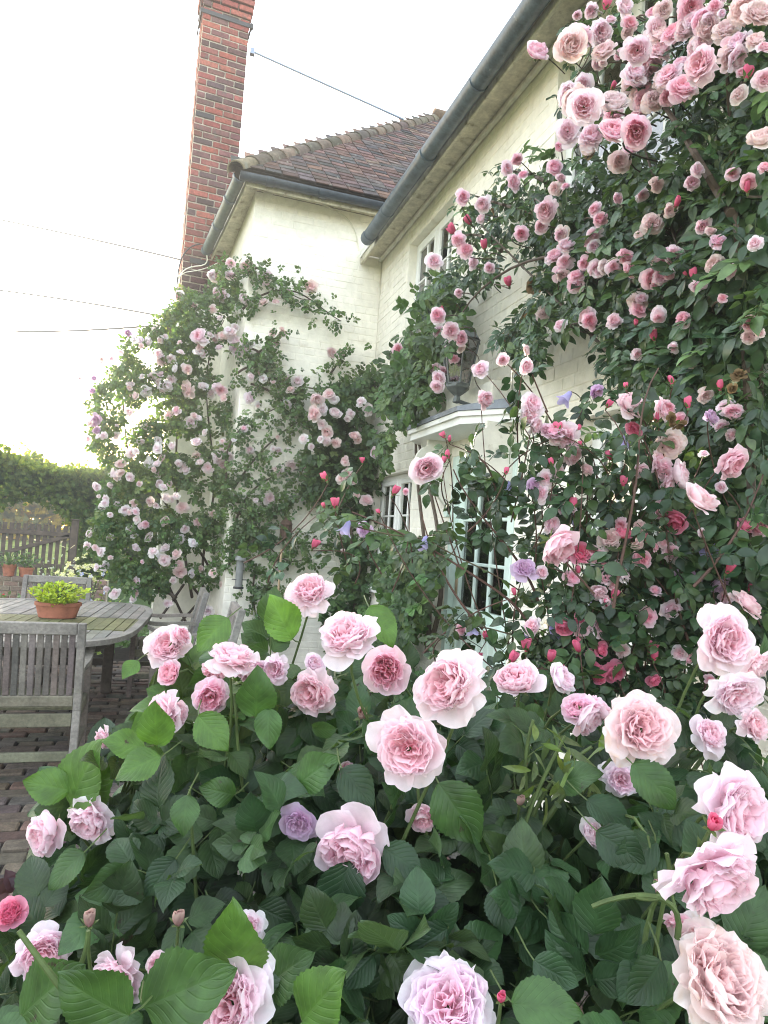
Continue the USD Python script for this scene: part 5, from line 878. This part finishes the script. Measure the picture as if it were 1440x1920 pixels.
HERO = [(548,1198,512,1120,1.12,'b'),(692,1138,742,1205,1.14,'b'),(428,1158,366,1216,1.12,'b'),(352,1490,340,1566,.95,'m'),(822,1468,902,1585,.93,'m'),(655,1615,618,1745,.9,'d'),(932,1660,950,1755,.85,'d'),(1025,1722,1128,1748,.83,'d'),(1118,1558,1212,1622,.85,'d'),(1186,1432,1276,1512,.9,'m'),(132,1482,44,1464,1.1,'b'),(132,1512,166,1394,1.1,'b'),(150,1510,200,1440,1.12,'b'),
        (452,1838,426,1718,.75,'b'),(268,1888,412,1828,.7,'m'),(498,1852,562,1790,.78,'m'),(158,1598,84,1662,.95,'m'),(296,1398,286,1326,1.02,'b'),(372,1342,424,1402,1.03,'b'),(272,1402,196,1382,1.05,'b'),(302,1418,212,1452,1.0,'b'),(480,1345,482,1262,1.05,'m'),(505,1328,500,1402,1.05,'m'),(566,1915,626,1835,.7,'b'),(960,1882,1085,1892,.68,'m'),(242,1905,110,1848,.66,'m'),(40,1905,118,1822,.7,'m'),
        (258,1238,230,1268,1.2,'b'),(440,1490,380,1478,.98,'m'),(640,1440,700,1508,.95,'d'),(1000,1640,930,1620,.88,'d'),(780,1680,850,1720,.88,'d'),(1240,1800,1190,1885,.7,'d'),(700,1790,640,1850,.8,'d'),(840,1740,770,1790,.84,'d'),(480,1560,470,1500,.95,'d'),(720,1590,790,1640,.92,'d'),(1040,1470,1120,1440,1.0,'m'),(1100,1500,1190,1545,.92,'d'),(560,1470,620,1420,1.0,'m'),(1000,1800,1080,1850,.75,'d'),(330,1610,270,1680,.95,'d'),(1230,1580,1160,1620,.85,'d')]
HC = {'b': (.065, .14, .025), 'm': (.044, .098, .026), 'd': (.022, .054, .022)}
leaves = []   # single leaflets: (depth, V, F, tint, uv)
HP = [leaf_mesh(1.0, .76, 26, 6, fold=.20, droop=.45, wave=.08, serr=.035, shape=.84, seed=60+i) for i in range(6)]
for i, (bu, bv, tu, tv, d, c) in enumerate(HERO):
    a, b_ = at(bu, bv, d+.015), at(tu, tv, d-.015); V, Fc, uv = HP[i % 6]; y = b_-a; L = np.linalg.norm(y); R = frames(y, -FW*.85+np.array([0, 0, .55])+rand_dirs(1)[0]*.3)
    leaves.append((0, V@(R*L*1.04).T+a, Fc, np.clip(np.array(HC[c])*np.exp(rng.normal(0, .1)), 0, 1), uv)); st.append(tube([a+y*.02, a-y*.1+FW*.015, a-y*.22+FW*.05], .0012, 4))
FBP = [(0,1720),(60,1650),(130,1560),(185,1460),(215,1390),(250,1340),(300,1290),(340,1250),(420,1230),(500,1240),(560,1230),(640,1230),(720,1290),(800,1330),(900,1370),(960,1345),(1000,1350),(1100,1370),(1230,1410),(1300,1330),(1360,1260),(1440,1240),(1440,1990),(-40,1990),(-40,1740)]
NC = 760; uv = cloud(FBP, NC, None); d0 = np.interp(uv[:, 1], [1100, 1250, 1400, 1600, 1750, 1990], [1.32, 1.22, 1.08, .93, .83, .66])+np.where(uv[:, 0] < 250, .10, 0)-np.where(uv[:, 0] > 1200, .06, 0)
dep = d0+.03+.52*rng.beta(1, 1.9, NC); hollow = inpoly(uv[:, 0], uv[:, 1], [(180,1620),(520,1560),(560,1800),(420,1860),(200,1780)]) & (rng.random(NC) < .62); dep[hollow] += .25
CP = [compound(.062, .049, 5 if i % 3 else 3, 14, 4, 500+i, fold=.26, droop=.6, wave=.09, serr=.032, shape=.84) for i in range(10)]
P = np.array([at(a[0], a[1], b_) for a, b_ in zip(uv, dep)]); Y = nrm(rand_dirs(NC)*.85+[-.15, -.45, .0]); R = frames(Y, rand_dirs(NC)*.5-FW*.65+[0, 0, .8]); S = rng.uniform(.8, 1.25, NC)
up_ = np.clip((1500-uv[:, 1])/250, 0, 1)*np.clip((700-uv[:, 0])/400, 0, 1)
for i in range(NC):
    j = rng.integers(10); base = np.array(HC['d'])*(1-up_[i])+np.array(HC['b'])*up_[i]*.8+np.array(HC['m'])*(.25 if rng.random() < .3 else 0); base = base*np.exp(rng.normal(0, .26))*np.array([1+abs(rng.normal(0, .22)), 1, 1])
    kept = 0
    for V, Fc, q in CP[j][0]:
        W_ = V@(R[i]*S[i]).T+P[i]; cu, cv, cd = proj(W_.mean(0)); k = np.hypot(blo[:, 0]-cu[0], blo[:, 1]-cv[0]) < blo[:, 2]*.5+16
        if (k & (blo[:, 3]+.035 > cd[0])).any() or cd[0] < .5: continue
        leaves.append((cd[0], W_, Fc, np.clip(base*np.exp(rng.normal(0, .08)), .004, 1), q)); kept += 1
    if kept >= len(CP[j][0])-1: st.append(tube(CP[j][1]@(R[i]*S[i]).T+P[i], .0011, 4, False)) if dep[i]-d0[i] > .06 else None
    if kept >= 3 and rng.random() < .3 and dep[i]-d0[i] > .16: st.append(tube(arc(P[i], P[i]+np.array([rng.normal(0, .05), .06, -.22]), 6), .0026, 5))
leaves.sort(key=lambda l: l[0])
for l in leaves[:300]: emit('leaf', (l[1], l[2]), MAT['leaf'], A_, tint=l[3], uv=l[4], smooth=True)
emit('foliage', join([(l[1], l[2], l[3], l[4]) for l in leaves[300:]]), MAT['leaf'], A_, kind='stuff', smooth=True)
root = [np.array([x, y, 0.0]) for x, y in ((.10, 1.05), (.32, 1.1), (.55, .95), (.2, 1.3), (.75, .8), (-.1, 1.2), (.45, 1.3), (.85, 1.05))]
for k in range(22): r0 = root[k % 8]; t_ = at(rng.uniform(150, 1400), rng.uniform(1380, 1650), rng.uniform(1.0, 1.35)); st.append(tube(spline([r0, r0*.6+t_*.4+[0, 0, -.05], t_], 10), np.linspace(.009, .004, 10), 6))
for c, d in ((((440,1300),(446,1400),(455,1480),(500,1620)),1.12),(((355,1480),(362,1590),(368,1680),(380,1850)),1.02),(((785,1450),(792,1540),(812,1600),(870,1760)),1.0),(((1060,1380),(1010,1480),(980,1560),(960,1650)),1.0),(((1000,1350),(985,1440),(990,1500)),1.05),(((1110,1400),(1040,1460),(1000,1530)),1.05),(((1110,1700),(1180,1680),(1250,1690),(1270,1760)),.75),(((1250,1600),(1240,1680),(1190,1680)),.75),(((35,1745),(90,1820),(125,1865)),.68),(((165,1745),(155,1800),(130,1850)),.75)):
    q = np.array([at(a[0], a[1], d) for a in spline(c, 12)]); st.append(tube(q, np.linspace(.0024, .0034, 12), 6))
for q in st: V = q[0]
emit('stem', join(st), MAT['cane'], A_, tint=(.065, .095, .03))
# narrow young shoots in the middle of the bush
P = np.array([at(u, v, d) for u, v, d in zip(rng.uniform(980, 1130, 46), rng.uniform(1380, 1520, 46), rng.uniform(.98, 1.12, 46))]); NL = [leaf_mesh(.045, .011, 5, 2, droop=.4, seed=i) for i in range(3)]
emit('young_shoot', scatter(NL, P, frames(nrm(rand_dirs(46)+[0, -.3, .5]), rand_dirs(46)+[0, -.6, .5]), rng.uniform(.7, 1.2, 46), tints(46, [(.13, .19, .05), (.10, .14, .05)])), MAT['leaf_far'], A_, kind='stuff')
# low purple plants at the foot of the bush
herb('dark_heuchera', 'dark purple leaved heuchera on the paving at the left foot of the rose bush', 'plant', [*on(150, 1745, 2, 0)[:2], 0], .24, .34, 150, .07, [(.045, .018, .028), (.06, .025, .03)], (14, .02, [(.30, .28, .6)]))
herb('blue_catmint', 'low blue flowered catmint beneath the middle of the rose bush', 'plant', [*on(420, 1800, 2, 0)[:2], 0], .35, .42, 220, .04, [(.05, .08, .045)], (40, .016, [(.30, .28, .62), (.36, .33, .66)]))
# ------------------------------------------------------------------ low sun haze in the air
HAZE = usdkit.material(stage, '/World/Looks/haze_air', {'v': ('principled_volume', {'color': (.90, .95, 1.0), 'density': .0027, 'anisotropy': .45})}, [], volume='v.volume')
emit('haze', box(-152, 152, -152, 152, -1.1, 10.5), HAZE, kind='stuff')
